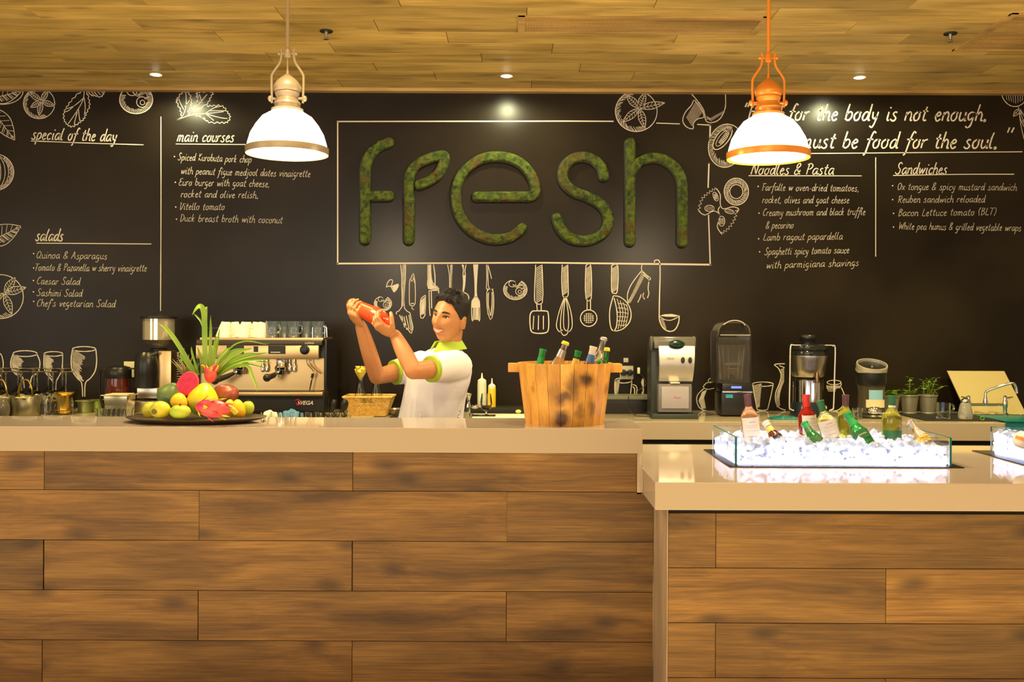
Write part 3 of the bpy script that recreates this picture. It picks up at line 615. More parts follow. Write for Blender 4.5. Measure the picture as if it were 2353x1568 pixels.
for p in [[(585, 225), (550, 300), (535, 360), (535, 640), (560, 655), (612, 640), (610, 340), (585, 225)], [(580, 240), (570, 300), (605, 350)], [(570, 655), (570, 700), (595, 718)], [(550, 640), (575, 630), (600, 640)]]: c.st(p, 2, 2, **z6)
for i in range(10): c.st([(555+i*4, 330+i), (575+i*3, 270+i*4)], 1, 0, **z6)
c.done('chalk_pepper')
c = Chalk(); c.st([(750, 520), (710, 550), (685, 590), (680, 720), (690, 830), (745, 790), (750, 520)], 2.2, 2, **z6)
for i in range(28): c.st([(688, 600+i*7), (748, 545+i*8)], 1.3, 0, **z6)
c.done('chalk_pasta_tube')
c = Chalk(); c.st([(220, 415), (240, 350), (280, 310), (310, 330), (290, 390), (300, 400), (385, 370), (370, 430), (325, 480), (290, 410), (250, 400), (220, 415)], 2.2, 2, **z6)
c.fill([(300, 400), (385, 372), (368, 430), (325, 478)], **z6); c.done('chalk_bow_pasta')
# ---- chalk glasses low on the wall
zl = dict(ox=0, oy=780, f=7.13)
def glassdraw(c, xl, xr, yt, ry, outl, outr, hx, k, hl=(0, 380)):
    cx = (xl+xr)/2
    circ(c, k['ox']+cx/k['f'], k['oy']+yt/k['f'], (xr-xl)/2/k['f'], ry/k['f'], 2.4)
    c.st(outl, 2.8, 3, **k); c.st(outr, 2.8, 3, **k)
    for i in range(22):
        y = yt+15+hl[1]*i/21; x0 = next((a[0]+(b_[0]-a[0])*(y-a[1])/(b_[1]-a[1]) for a, b_ in zip(outl[:-1], outl[1:]) if a[1] <= y <= b_[1]), xl)+14; q = hx*(1-.5*i/21)*random.uniform(.75, 1.05); c.st([(x0, y), (x0+q*.5, y+q*.28), (x0+q, y+q*.62)], 1.5, 2, **k)
c = Chalk(); glassdraw(c, 215, 610, 235, 48, [(215, 240), (175, 380), (200, 500), (270, 580), (370, 620), (400, 800)], [(605, 240), (655, 370), (640, 500), (590, 570), (520, 620), (490, 800)], 180, zl, (0, 330)); c.done('chalk_wine_glass')
c = Chalk(); glassdraw(c, 725, 1030, 240, 38, [(725, 240), (720, 400), (740, 530), (810, 620), (860, 690), (875, 830)], [(1028, 240), (1025, 400), (1010, 520), (960, 620), (925, 690), (915, 830)], 150, zl, (0, 330)); c.done('chalk_wine_glass')
c = Chalk(); glassdraw(c, 1190, 1570, 160, 40, [(1190, 165), (1165, 350), (1190, 520), (1270, 640), (1340, 720), (1355, 940)], [(1572, 165), (1585, 350), (1560, 520), (1480, 640), (1400, 720), (1390, 940)], 200, zl, (0, 460)); c.done('chalk_wine_glass')
c = Chalk(); c.st([(-60, 210), (20, 250), (55, 400), (30, 560), (-20, 620)], 2.6, 3, **zl); c.done('chalk_wine_glass')
c = Chalk()
for i in range(4):
    circ(c, 410+i*10, 822+i*18, 9, 12, 1.6); circ(c, 410+i*9, 826+i*17, 5, 7, 1.4)
circ(c, 424, 850, 22, 48, 2, 90, 270)
for i in range(12): c.st([(403, 815+i*5), (416, 810+i*5.5)], 1.2, 0)
c.done('chalk_grapes')
z5 = dict(ox=1150, oy=760, f=6.723)
c = Chalk()
for p in [[(1770, 760), (1765, 880), (1770, 985)], [(2030, 780), (2020, 880), (2008, 985)], [(2040, 835), (2090, 850), (2110, 900), (2100, 985)], [(2040, 870), (2070, 890), (2070, 985)]]: c.st(p, 2.4, 2, **z5)
circ(c, 1150+1900/6.723, 760+770/6.723, 19, 6, 2.4)
for i in range(12): c.st([(1775, 790+i*17), (1850-i*3, 750+i*19)], 1.6, 0, **z5)
c.done('chalk_mug')
c = Chalk(); c.st([(2200, 740), (2180, 800), (2200, 900), (2180, 985)], 2.2, 3, **z5); c.st([(2270, 740), (2290, 850), (2270, 985)], 2, 3, **z5)
for i in range(16): c.st([(2190, 765+i*14), (2215, 750+i*14)], 1.8, 0, **z5)
c.done('chalk_jar')
z66 = dict(ox=1460, oy=720, f=6.03)
c = Chalk(); circ(c, 1460+1035/6.03, 720+935/6.03, 4, 5, 2); c.st([(1090, 950), (990, 965), (940, 1020), (950, 1040), (870, 1120), (848, 1200), (880, 1300), (960, 1350), (1080, 1360)], 2.2, 3, **z66)
c.st([(950, 1040), (1010, 1055), (1090, 1040)], 1.8, 3, **z66)
for i in range(24): c.st([(875+abs(i-12)*4, 1095+i*10), (960+abs(i-10)*3-i, 1060+i*11)], 1.5, 0, **z66)
c.done('chalk_cookie_jar')
z77 = dict(ox=1700, oy=750, f=6.192)
c = Chalk(); circ(c, 1700+328/6.192, 750+825/6.192, 24, 5, 2.2)
for p in [[(180, 825), (210, 1000), (245, 1180)], [(475, 825), (440, 1000), (395, 1185)], [(245, 1185), (320, 1200), (395, 1185)]]: c.st(p, 2.4, 2, **z77)
for i in range(20): c.st([(190+i*3, 850+i*16), (310-i*1.5, 820+i*17)], 1.6, 0, **z77)
c.done('chalk_tumbler')
c = Chalk(); c.st([(640, 535), (560, 535), (490, 550), (550, 600), (585, 700), (560, 820), (510, 950), (510, 1080), (560, 1160), (650, 1195)], 2.4, 3, **z77); c.st([(560, 560), (635, 590)], 2, 0, **z77)
for i in range(30):
    t = i/29; x = 575-65*max(0, math.sin((t-.35)*3.2)) if t > .3 else 575; c.st([(x+4, 620+t*530), (x+55, 600+t*520)], 1.5, 0, **z77)
c.done('chalk_jug')
c = Chalk(); circ(c, 1700+1340/6.192, 750+800/6.192, 16, 5, 2); c.st([(1240, 840), (1245, 890), (1330, 895), (1430, 860), (1440, 810)], 2, 3, **z77); c.st([(1440, 870), (1480, 960), (1490, 1060), (1450, 1150), (1380, 1200), (1280, 1210)], 2.4, 3, **z77)
for i in range(12): c.st([(1255+i*15, 845), (1252+i*15, 885)], 1.6, 0, **z77)
for i in range(6): circ(c, 1700+(1265+i*17)/6.192, 750+912/6.192, 1.6, 2.2, 1)
c.done('chalk_jar')
# ================================================================ counters
def zof(py, s): return CAMZ-(py-CY)/s
ZB, ZF, ZL = .94, 1.09, .942      # back counter, raised bar, low counter tops
# --- raised bar
S1 = 585.0; Yf = F/S1; Yb = F/527
bar = thing('bar_counter', 'long raised bar counter with thick cream top over oak planks', 'counter', (-1.6, Yf, 0))
def wbox(mb, x0, x1, y0, y1, z0, z1, o): return mb.box(((x0+x1)/2-o[0], (y0+y1)/2-o[1], (z0+z1)/2-o[2]), (x1-x0, y1-y0, z1-z0))
bo = (-1.6, Yf, 0)
wbox(MB(), -4.3, .509, Yf, Yb, ZF-.097, ZF, bo).build('countertop', M['quartz'], bar, smooth=False, bevel=.003)
Yp = F/580.5
wbox(MB(), -4.3, .490, Yp+.014, Yb-.02, 0, ZF-.097, bo).build('counter_body', M['darkmatt'], bar, smooth=False)
wbox(MB(), .491, .5085, Yp, Yb-.02, zof(1135, 580.5), ZF-.097, bo).build('end_panel', M['pale_wood'], bar, smooth=False)
P1 = 198.3/1000; zr = [zof(py-2.3, 580.5) for py in (1132.6, 1247.7, 1362.8, 1477.9, 1593, 1708)]
tops = [ZF-.099]+zr; k = 0
pk = MB().box((0, 0, 0), (1.2175, .014, P1-.002)).build('plank', M['front_wood'], bar, smooth=False, bevel=.001)
pkused = [False]
def plank(parent, x0, x1, z0, z1, y, o):
    full = abs((x1-x0)-1.2175) < .004 and abs((z1-z0)-(P1-.002)) < .004
    if full and parent == bar:
        p = pk
        if pkused[0]: p = pk.copy(); C.objects.link(p)
        pkused[0] = True
        p.location = ((x0+x1)/2-o[0], y-o[1], (z0+z1)/2-o[2])
    else:
        p = MB().box((0, 0, 0), (x1-x0, .014, z1-z0)).build('plank', M['front_wood'], parent, smooth=False, bevel=.001, loc=((x0+x1)/2-o[0], y-o[1], (z0+z1)/2-o[2]))
    return p
xj = [[103-709, 103, 812], [460-709, 460, 1166], [102-709, 102, 812], [458-709, 458, 1166], [100-709, 100, 812], [458-709, 458, 1166]]
for r in range(6):
    z1 = tops[r]-.001; z0 = tops[r+1]+.001; js = [(j-CX)/580.5 for j in xj[r]]
    xs = [js[0]-1.2195*2, js[0]-1.2195]+js+[js[-1]+1.2195]
    right = .490 if r == 0 else .5575
    for a, b in zip(xs[:-1], xs[1:]):
        if a >= right: continue
        b2 = min(b, right)
        if b2-a < .05: continue
        plank(bar, a+.001, b2-.001, z0, z1, Yp+.007, bo)
# --- low counter on the right
S2 = 650.0; Y2 = F/S2; Y2b = F/493; XR = 4.2
low = thing('serving_counter', 'lower serving counter at the right with thick cream top holding the ice boxes', 'counter', (2.0, Y2, 0)); lo = (2.0, Y2, 0)
pl = [(.503, Y2), (XR, Y2), (XR, Y2b), (.5105, Y2b), (.5105, Yf-.001), (.503, Yf-.001)]; n = 6
MB().add([(x-lo[0], y-lo[1], z) for z in (ZL-.098, ZL) for x, y in pl], [tuple(range(n))[::-1], tuple(range(n, 2*n))]+[(i, (i+1) % n, n+(i+1) % n, n+i) for i in range(n)]).build('countertop', M['quartz'], low, smooth=False, bevel=.003)
Yq = F/637.
wbox(MB(), .560, XR, Yq+.013, Yf-.001, 0, ZL-.112, lo).build('counter_body', M['darkmatt'], low, smooth=False)
wbox(MB(), .575, XR, Yq+.03, Yf-.001, ZL-.112, ZL-.098, lo).build('recess_strip', M['darkmatt'], low, smooth=False)
wbox(MB(), .558, .5605, Yq, Yp+.002, 0, ZL-.099, lo).build('end_panel', M['pale_wood'], low, smooth=False)
zq = [zof(py-2.0, 637) for py in (1180, 1306, 1432.3, 1558.5, 1684)]
xq = [[1647], [2038-776, 2038], [1647], [2038-776, 2038]]
for r in range(4):
    js = [(j-CX)/637 for j in xq[r]]; xs = [js[0]-1.2195]+js+[js[-1]+1.2195, js[-1]+2.439]
    for a, b in zip(xs[:-1], xs[1:]):
        a2 = max(a, .561); b2 = min(b, XR)
        if b2-a2 > .05: plank(low, a2+.001, b2-.001, zq[r+1]+.001, zq[r]-.001, Yq+.007, lo)
# --- back counter along the blackboard
S3 = 398.0; Y3 = F/S3
back = thing('back_counter', 'long cream worktop along the blackboard wall carrying the machines', 'counter', (0, Y3, 0)); ko = (0, Y3, 0)
wbox(MB(), -4.6, 4.4, Y3, YW-.002, ZB-.105, ZB, ko).build('countertop', M['quartz'], back, smooth=False, bevel=.003)
wbox(MB(), -4.6, 4.4, Y3+.05, YW-.003, 0, ZB-.106, ko).build('counter_body', M['darkmatt'], back, smooth=False)
for x in [-4+.62*i for i in range(13)]:
    wbox(MB(), x+.01, x+.60, Y3+.035, Y3+.049, .12, ZB-.13, ko).build('cabinet_door', M['grey'], back, smooth=False, bevel=.002)
wbox(MB(), -4.6, 4.4, Y3+.0495, Y3+.0505, 0, .1, ko).build('kick_plate', M['steel'], back, smooth=False)

# ================================================================ pendant lamps
shade = mat('lit_opal_glass', (1, 1, 1), .3, emit=(1, .93, .78), es=7.5)
def pendant(px, py_rim, s, m, label):
    c = at(px, py_rim, s); k = 1/s
    t = thing('pendant_lamp', label, 'lamp', c, group='pendant lamps over the bar')
    Rr = 94*k
    MB().lathe([(.05*Rr, 1.0*Rr), (.35*Rr, .98*Rr), (.42*Rr, .93*Rr), (.60*Rr, .82*Rr), (.75*Rr, .63*Rr), (.88*Rr, .40*Rr), (.95*Rr, .16*Rr), (.97*Rr, .02*Rr)], seg=56).build('shade', shade, t)
    MB().lathe([(.90*Rr, -.055*Rr), (.90*Rr, -.05*Rr)], seg=56).build('diffuser', shade, t)
    MB().open_lathe([(.905*Rr, -.07*Rr), (.99*Rr, -.09*Rr), (1.0*Rr, -.05*Rr), (1.0*Rr, .07*Rr), (.965*Rr, .09*Rr), (.955*Rr, .0), (.905*Rr, -.03*Rr), (.905*Rr, -.07*Rr)], seg=64).build('rim', m, t)
    MB().lathe([(.38*Rr, .965*Rr), (.385*Rr, 1.02*Rr), (.31*Rr, 1.04*Rr), (.31*Rr, 1.13*Rr), (.325*Rr, 1.15*Rr), (.31*Rr, 1.19*Rr), (.27*Rr, 1.20*Rr), (.25*Rr, 1.30*Rr), (.28*Rr, 1.34*Rr), (.30*Rr, 1.40*Rr), (.28*Rr, 1.44*Rr), (.32*Rr, 1.47*Rr), (.335*Rr, 1.54*Rr), (.33*Rr, 1.58*Rr), (.26*Rr, 1.70*Rr), (.15*Rr, 1.80*Rr), (.05*Rr, 1.87*Rr), (.02*Rr, 1.90*Rr)], seg=40).build('cap', m, t)
    for sx in (-1, 1):
        p = cr([(sx*.16*Rr, 0, 2.50*Rr), (sx*.15*Rr, 0, 2.36*Rr), (sx*.19*Rr, 0, 2.16*Rr), (sx*.36*Rr, 0, 1.90*Rr), (sx*.39*Rr, 0, 1.75*Rr), (sx*.38*Rr, 0, 1.28*Rr), (sx*.38*Rr, 0, 1.17*Rr)], 4)
        b = MB().tube(p, .030*Rr, 8, flat=.6, up=(0, 1, 0)); b.build('bracket_arm', m, t)
        q = MB().ell((sx*.42*Rr, 0, 1.28*Rr), (.06*Rr, .065*Rr, .075*Rr), 14, 8).tube([(sx*.24*Rr, 0, 1.28*Rr), (sx*.44*Rr, 0, 1.28*Rr)], .035*Rr, 10)
        q.build('side_knob', m, t)
        MB().ell((sx*.205*Rr, 0, 2.38*Rr), .045*Rr, 12, 8).tube([(sx*.05*Rr, 0, 2.38*Rr), (sx*.2*Rr, 0, 2.38*Rr)], .022*Rr, 8).build('top_screw', m, t)
    MB().lathe([(.05*Rr, 2.26*Rr), (.085*Rr, 2.29*Rr), (.085*Rr, 2.46*Rr), (.06*Rr, 2.50*Rr), (.045*Rr, 2.52*Rr)], seg=20).build('joint', m, t)
    MB().lathe([(.045*Rr, 1.88*Rr), (.022*Rr, 2.0*Rr), (.020*Rr, 2.28*Rr)], seg=10).build('cord', m, t)
    H = ZC-c.z-.005
    MB().lathe([(.045*Rr, 2.50*Rr), (.045*Rr, H)], seg=16).build('rod', m, t)
    MB().lathe([(.045*Rr, H-.03), (.30*Rr, H-.02), (.32*Rr, H)], seg=24).build('ceiling_rose', m, t)
    l = bpy.data.lights.new('bulb', 'POINT'); l.energy = 45; l.color = (1, .80, .50); l.shadow_soft_size = .12
    lo_ = bpy.data.objects.new('bulb', l); C.objects.link(lo_); lo_.location = (c.x, c.y, c.z-.16)
    return t
pendant(660, 347, 535, mat('cream_lacquer', (.36, .28, .18), .35, .2), 'pendant lamp with cream metal cap and lit opal glass dome above the fruit platter')
pendant(1765, 357, 535, mat('copper_lacquer', (.78, .28, .04), .3, .35), 'pendant lamp with orange copper metal cap and lit opal glass dome at the right')

# ================================================================ bottles
def arc(mb, r, z0, z1, a, n=14, r2=None):
    """label patch facing the viewer (-y), half angle a"""
    vs = []; fs = []
    for z, rr_ in ((z0, r), (z1, r2 or r)):
        for i in range(n+1):
            t = R(-a+2*a*i/n); vs.append((rr_*math.sin(t), -rr_*math.cos(t), z))
    for i in range(n): fs.append((i, i+1, n+2+i, n+1+i))
    mb.add(vs, fs); return mb
def wine_prof(r, L): return [(0, 0), (r*.9, 0), (r, .01), (r, L*.60), (r*.97, L*.65), (r*.75, L*.71), (r*.45, L*.77), (r*.36, L*.82), (r*.34, L*.97), (r*.40, L*.972), (r*.40, L), (0, L)]
def beer_prof(r, L): return [(0, 0), (r*.9, 0), (r, .008), (r, L*.52), (r*.95, L*.58), (r*.7, L*.68), (r*.48, L*.77), (r*.40, L*.86), (r*.38, L*.96), (r*.46, L*.965), (r*.46, L), (0, L)]
def bottle(label, tx, ty, s, tilt, L, r, kind, glass, cap=None, capfrac=.86, lab=None, labz=(.25, .5), neck=None, group='bottles in the ice box', text=None, tcol=None, crown=False, yaw=0, back=0, z_min=None):
    """(tx, ty) = pixel of the mouth of the bottle, tilt in degrees: positive leans the top to the left"""
    top = at(tx, ty, s); a = R(-tilt); bk = R(back)
    if z_min is not None: L = min(L, (top.z-z_min)/(math.cos(a)*math.cos(bk)))
    Mx = Matrix.Rotation(a, 4, 'Y') @ Matrix.Rotation(bk, 4, 'X')
    base = top-(Mx @ Vector((0, 0, L)))
    t = thing('bottle', label, 'bottle', base, (Mx @ Matrix.Rotation(yaw, 4, 'Z')).to_euler(), group)
    pf = wine_prof(r, L) if kind == 'wine' else beer_prof(r, L)
    MB().lathe(pf, seg=32).build('glass_body', M[glass], t, ang=50)
    nr = r*(.36 if kind == 'wine' else .42)
    if cap:
        if crown: MB().lathe([(nr*1.28, L*.955), (nr*1.32, L*.96), (nr*1.15, L+.001), (nr*.9, L+.004), (0, L+.0045)], seg=20).build('crown_cap', cap if not isinstance(cap, str) else M[cap], t)
        else: MB().lathe([(nr*1.06+.0006, L*capfrac), (nr*1.06+.0008, L*.96), (nr*1.2+.001, L*.972), (nr*1.18+.001, L+.001), (0, L+.0015)], seg=20).build('capsule', M[cap], t)
    if lab:
        lb = arc(MB(), r+.0007, L*labz[0], L*labz[1], 75).build('label', M[lab], t)
        if lab == 'paper':
            pr = MB(); zc = (labz[0]+labz[1])/2*L; hh = (labz[1]-labz[0])*L
            for dz, aw, th in ((.30, 20, .0022), (.16, 42, .0010), (.08, 36, .0010), (-.05, 45, .0008), (-.30, 25, .0016)): arc(pr, r+.0013, zc+dz*hh, zc+dz*hh+th, aw)
            pr.build('label_print', M['labelink'], lb)
    if neck:
        if kind == 'beer': arc(MB(), r*.50+.003, L*.72, L*.86, 85, r2=r*.42+.002).build('neck_label', M[neck], t)
        else: arc(MB(), r*.36+.001, L*.80, L*.95, 85).build('neck_label', M[neck], t)
    if text:
        for i, (tt, tz, sz) in enumerate(text):
            txt('label_print', tt, sz, M[tcol or 'ink'], t, wrap=r+.0016, loc=(0, 0, L*tz), shear=.1)
    return t
M['clearbottle'] = mat('clear_bottle', (.92, .90, .84), .03, trans=.95)
M['champagne'] = mat('cider_bottle', (.80, .60, .30), .04, trans=.85)
M['labelink'] = mat('faded_label_ink', (.42, .26, .14), .6)
M['greenfoil'] = mat('green_foil', (.02, .32, .08), .3)
M['silverfoil'] = mat('silver_foil', (.55, .50, .48), .3, .7)
M['whitefoil'] = mat('white_foil', (.75, .68, .62), .4)
M['yellowcap'] = mat('yellow_cap', (.80, .62, .04), .35)
M['bluelab'] = mat('blue_label', (.06, .16, .45), .4)
M['greenlab'] = mat('dark_green_label', (.02, .12, .03), .4)
# ================================================================ bucket on the bar
nt = M['stave'].node_tree; pb = nt.nodes['Principled BSDF']; src = pb.inputs['Base Color'].links[0].from_socket; N = nt.nodes.new; L = nt.links.new
tc = N('ShaderNodeTexCoord'); nz = N('ShaderNodeTexNoise'); nz.inputs['Scale'].default_value = 22; nz.inputs['Detail'].default_value = 4; L(tc.outputs['Object'], nz.inputs['Vector'])
wv = N('ShaderNodeVectorMath'); wv.operation = 'MULTIPLY_ADD'; L(nz.outputs['Color'], wv.inputs[0]); wv.inputs[1].default_value = (.035, .035, .06); L(tc.outputs['Object'], wv.inputs[2])
acc = None
for px, py, sx_, sz_, st in ((1290, 915, .030, .020, .9), (1312, 893, .020, .045, .8), (1341, 878, .022, .022, 1), (1288, 962, .024, .026, 1.1), (1325, 945, .012, .022, .6), (1354, 940, .010, .030, .6), (1225, 893, .006, .016, .45), (1271, 905, .02, .03, .4)):
    k_ = 1/552.; x = (px-1298)*k_; z = (980-py)*k_; rr_ = .165+.03*z/.25; y = -math.sqrt(max(0, rr_**2-x*x))
    mp = N('ShaderNodeMapping'); mp.vector_type = 'TEXTURE'; mp.inputs['Location'].default_value = (x+.0175, y+.0175, z+.03); mp.inputs['Scale'].default_value = (sx_*1.15, .07, sz_*1.15); L(wv.outputs[0], mp.inputs['Vector'])
    ln = N('ShaderNodeVectorMath'); ln.operation = 'LENGTH'; L(mp.outputs[0], ln.inputs[0]); mr = N('ShaderNodeMapRange'); mr.interpolation_type = 'SMOOTHSTEP'; mr.inputs[1].default_value = .3; mr.inputs[2].default_value = 2.0; mr.inputs[3].default_value = st; mr.inputs[4].default_value = 0; L(ln.outputs['Value'], mr.inputs[0])
    if acc is None: acc = mr.outputs[0]
    else: mm = N('ShaderNodeMath'); mm.operation = 'MAXIMUM'; L(acc, mm.inputs[0]); L(mr.outputs[0], mm.inputs[1]); acc = mm.outputs[0]
mk = N('ShaderNodeMix'); mk.data_type = 'RGBA'; L(acc, mk.inputs['Factor']); L(src, mk.inputs['A']); mk.inputs['B'].default_value = (.07, .02, .004, 1); L(mk.outputs['Result'], pb.inputs['Base Color'])
def bucket():
    s = F/3.985; k = 1/s; c = Vector((xat(1298, s), 3.985, ZF))
    t = thing('wooden_bucket', 'tapered pine bucket with burnt knots and two side handles, filled with drink bottles', 'bucket', c)
    rb, rt = 90*k, 108*k; H = .2505; n = 22
    for i in range(n):
        a0 = 2*math.pi*i/n; a1 = 2*math.pi*(i+1)/n; g = .004; vs = []; m = 3
        for r, z in ((rb, 0), (rt, H)):
            for q in (0, .014):
                for j in range(m+1):
                    a = a0+g+(a1-a0-2*g)*j/m; vs.append(((r-q)*math.cos(a), (r-q)*math.sin(a), z))
        w = m+1; fs = []
        for j in range(m):
            fs += [(j, j+1, 2*w+j+1, 2*w+j), (w+j, 3*w+j, 3*w+j+1, w+j+1), (2*w+j, 2*w+j+1, 3*w+j+1, 3*w+j), (j, w+j, w+j+1, j+1)]
        fs += [(0, 2*w, 3*w, w), (m, w+m, 3*w+m, 2*w+m)]
        MB().add(vs, fs).build('stave', M['stave'], t, ang=20)
    MB().lathe([(rb-.016, .012), (rb-.014, .02)], seg=40).build('base', M['stave'], t, smooth=False)
    MB().open_lathe([(rb-.014, .001), (rb-.013, .02), (rt-.0155, H-.01), (rt-.0185, H-.01), (rb-.017, .02)], seg=44).build('inner_lining', M['stave'], t)
    for sx in (-1, 1):
        a = 0 if sx > 0 else math.pi
        MB().box((sx*(rt+.014), 0, H-.021), (.052, .075, .036)).build('handle', M['stave'], t, bevel=.004)
    ice = MB()
    random.seed(3)
    for i in range(150):
        a = random.uniform(0, 6.28); q = (rt-.045)*math.sqrt(random.random()); d = random.uniform(.012, .022)
        Mx = Matrix.Translation((q*math.cos(a), q*math.sin(a), H-.075+random.uniform(-.02, .012))) @ Matrix.Rotation(random.uniform(0, 3), 4, Vector((random.random(), random.random(), random.random()+.1)).normalized())
        ice.box((0, 0, 0), (d*1.2, d, d), Mx)
    tag(ice.build('ice_cubes', mat('bucket_ice', (.75, .72, .66), .1, trans=.6), None, loc=c), 'loose ice cubes heaped inside the wooden bucket', 'ice', kind='stuff')
bucket()
g = 'drink bottles in the wooden bucket'
sb = F/3.985
def bb_(label, tx, ty, ds, tilt, r, glass, cap, **k): bottle(label, tx, ty, sb+ds, tilt, .24, r, 'beer', glass, cap, group=g, z_min=ZF+.03, **k)
bb_('green bottle with green foil neck at the left side of the wooden bucket', 1248, 803, 2, -12, .028, 'greenglass', 'greenfoil', capfrac=.76, neck='greenfoil')
bb_('clear long-necked bottle with yellow cap leaning right in the wooden bucket', 1300, 787, 2, -20, .031, 'clearbottle', 'yellowcap', crown=True, neck='silverfoil')
bb_('green bottle with dark green foil in the middle of the wooden bucket', 1329, 807, -5, -14, .028, 'greenglass', 'greenfoil', capfrac=.90, neck='goldpaper')
bb_('brown bottle with white and blue neck foil in the wooden bucket', 1364, 797, 9, -14, .030, 'amberglass', 'whitefoil', capfrac=.86, neck='bluelab')
bb_('tall clear bottle with silver cap, the highest in the wooden bucket', 1388, 777, -13, -14, .030, 'clearbottle', 'silverfoil', crown=True)
bb_('slim green bottle with yellow cap at the right of the wooden bucket', 1395, 801, 0, -6, .024, 'greenglass', 'yellowcap', crown=True)
bottle('short green bottle top low between the brown and the slim green bottle', 1377, 829, sb+14, -8, .13, .018, 'beer', 'greenglass', 'greenfoil', group=g, crown=True)

# ================================================================ ice boxes
icem = bpy.data.materials.new('crushed_ice'); icem.use_nodes = True; nt = icem.node_tree; nt.nodes.clear(); N = nt.nodes.new
out = N('ShaderNodeOutputMaterial'); tr = N('ShaderNodeBsdfTranslucent'); tr.inputs[0].default_value = (.86, .90, 1, 1); di = N('ShaderNodeBsdfDiffuse'); di.inputs[0].default_value = (.80, .82, .88, 1)
gl = N('ShaderNodeBsdfGlossy'); gl.inputs['Roughness'].default_value = .3; m1 = N('ShaderNodeMixShader'); m1.inputs[0].default_value = .5; m2 = N('ShaderNodeMixShader'); fr = N('ShaderNodeFresnel'); fr.inputs[0].default_value = 1.31
nt.links.new(tr.outputs[0], m1.inputs[1]); nt.links.new(di.outputs[0], m1.inputs[2]); nt.links.new(m1.outputs[0], m2.inputs[1]); nt.links.new(gl.outputs[0], m2.inputs[2]); nt.links.new(fr.outputs[0], m2.inputs[0]); nt.links.new(m2.outputs[0], out.inputs[0])
ledm = mat('blue_white_led_panel', (.9, .9, 1), .5, emit=(.80, .78, 1), es=9)
def icebox(label, x0, x1, y0, y1, h, ntray, seed, ilabel, tlabel):
    random.seed(seed)
    zt = ZL+.004; cx = (x0+x1)/2; cy = (y0+y1)/2
    tr_ = tag(MB().box((0, 0, .002), (x1-x0+2*ntray, y1-y0+.09, .004)).build('black_tray', mat('black_tray', (.022, .018, .016), .25), None, bevel=.001, loc=(cx, cy, ZL)), tlabel, 'tray')
    t = thing('glass_ice_box', label, 'ice box', (cx, cy, zt)); w = x1-x0; d = y1-y0
    th = .008
    for sy in (-1, 1): MB().box((0, sy*(d/2-th/2), h/2), (w-2*th-.001, th, h)).build('glass_pane', M['aqua'], t, smooth=False)
    for sx in (-1, 1): MB().box((sx*(w/2-th/2), 0, h/2), (th, d, h)).build('glass_pane', M['aqua'], t, smooth=False)
    for sx in (-1, 1):
        MB().box((sx*(w/2-th/2), -d/2-.0006, h/2), (th, .0012, h)).build('glass_edge', M['edge'], t, smooth=False)
        MB().box((sx*(w/2-th/2), 0, h+.0004), (th, d, .0008)).build('glass_edge', M['edge'], t, smooth=False)
    MB().box((0, 0, .004), (w-.03, d-.03, .006)).build('light_panel', ledm, t, smooth=False)
    # ice surface
    nx = int((w-.02)/.011); ny = int((d-.02)/.011); vs = []; fs = []
    for j in range(ny+1):
        for i in range(nx+1):
            x = -w/2+.011+(w-.022)*i/nx; y = -d/2+.011+(d-.022)*j/ny
            z = .070+.016*noise.noise(Vector((x*9, y*9, seed)))+.030*noise.noise(Vector((x*45, y*45, seed)))+.012*(y/d)+random.uniform(-.005, .005)
            vs.append((x+random.uniform(-.003, .003)*(0 < i < nx), y+random.uniform(-.003, .003)*(0 < j < ny), z))
    n = nx+1
    for j in range(ny):
        for i in range(nx): fs.append((j*n+i, j*n+i+1, (j+1)*n+i+1, (j+1)*n+i))
    b = MB().add(vs, fs)
    rim = [i for i in range(n)]+[j*n+nx for j in range(1, ny+1)]+[ny*n+i for i in range(nx-1, -1, -1)]+[j*n for j in range(ny-1, 0, -1)]
    prev = rim
    for zl in (.054, .040, .026, .009):
        bs = len(b.v)
        for i in rim:
            x_, y_, z_ = b.v[i]; e_ = 0 if zl < .01 else random.uniform(-.001, .0065)
            b.v.append((x_*(1-e_/(w/2)), y_*(1-e_/(d/2)) if abs(y_) > d/2-.02 else y_, min(zl+(random.uniform(-.004, .004) if zl > .01 else 0), z_-.002)))
        cur = [bs+q for q in range(len(rim))]
        for q in range(len(rim)): q2 = (q+1) % len(rim); b.f.append((prev[q], prev[q2], cur[q2], cur[q]))
        prev = cur
    for i in range(int(w*520)):
        x = random.uniform(-w/2+.025, w/2-.025); y = random.uniform(-d/2+.025, d/2-.025); dd = random.uniform(.012, .026)
        z = .072+.016*noise.noise(Vector((x*9, y*9, seed)))+.028*noise.noise(Vector((x*45, y*45, seed)))
        Mx = Matrix.Translation((x, y, z)) @ Matrix.Rotation(random.uniform(0, 3), 4, Vector((random.random(), random.random(), random.random()+.1)).normalized())
        b.box((0, 0, 0), (dd*1.2, dd, dd*.8), Mx, taper=.8)
    for i in range(int(w*140)):
        x = random.uniform(-w/2+.022, w/2-.022); e = random.random(); dd = random.uniform(.008, .017); y = -d/2+.019+.003*random.random(); z = random.uniform(.016, .068)
        if e > .75: y = random.uniform(-d/2+.03, d/2-.03); x = random.choice((-1, 1))*(w/2-.019)
        Mx = Matrix.Translation((x, y, z)) @ Matrix.Rotation(random.uniform(0, 3), 4, Vector((random.random(), random.random(), random.random()+.1)).normalized())
        b.box((0, 0, 0), (dd*1.2, dd*.5, dd*.8), Mx, taper=.8)
    ic = b.build('crushed_ice', icem, None, smooth=False, loc=(cx, cy, zt)); tag(ic, ilabel, 'ice', kind='stuff')
    return t
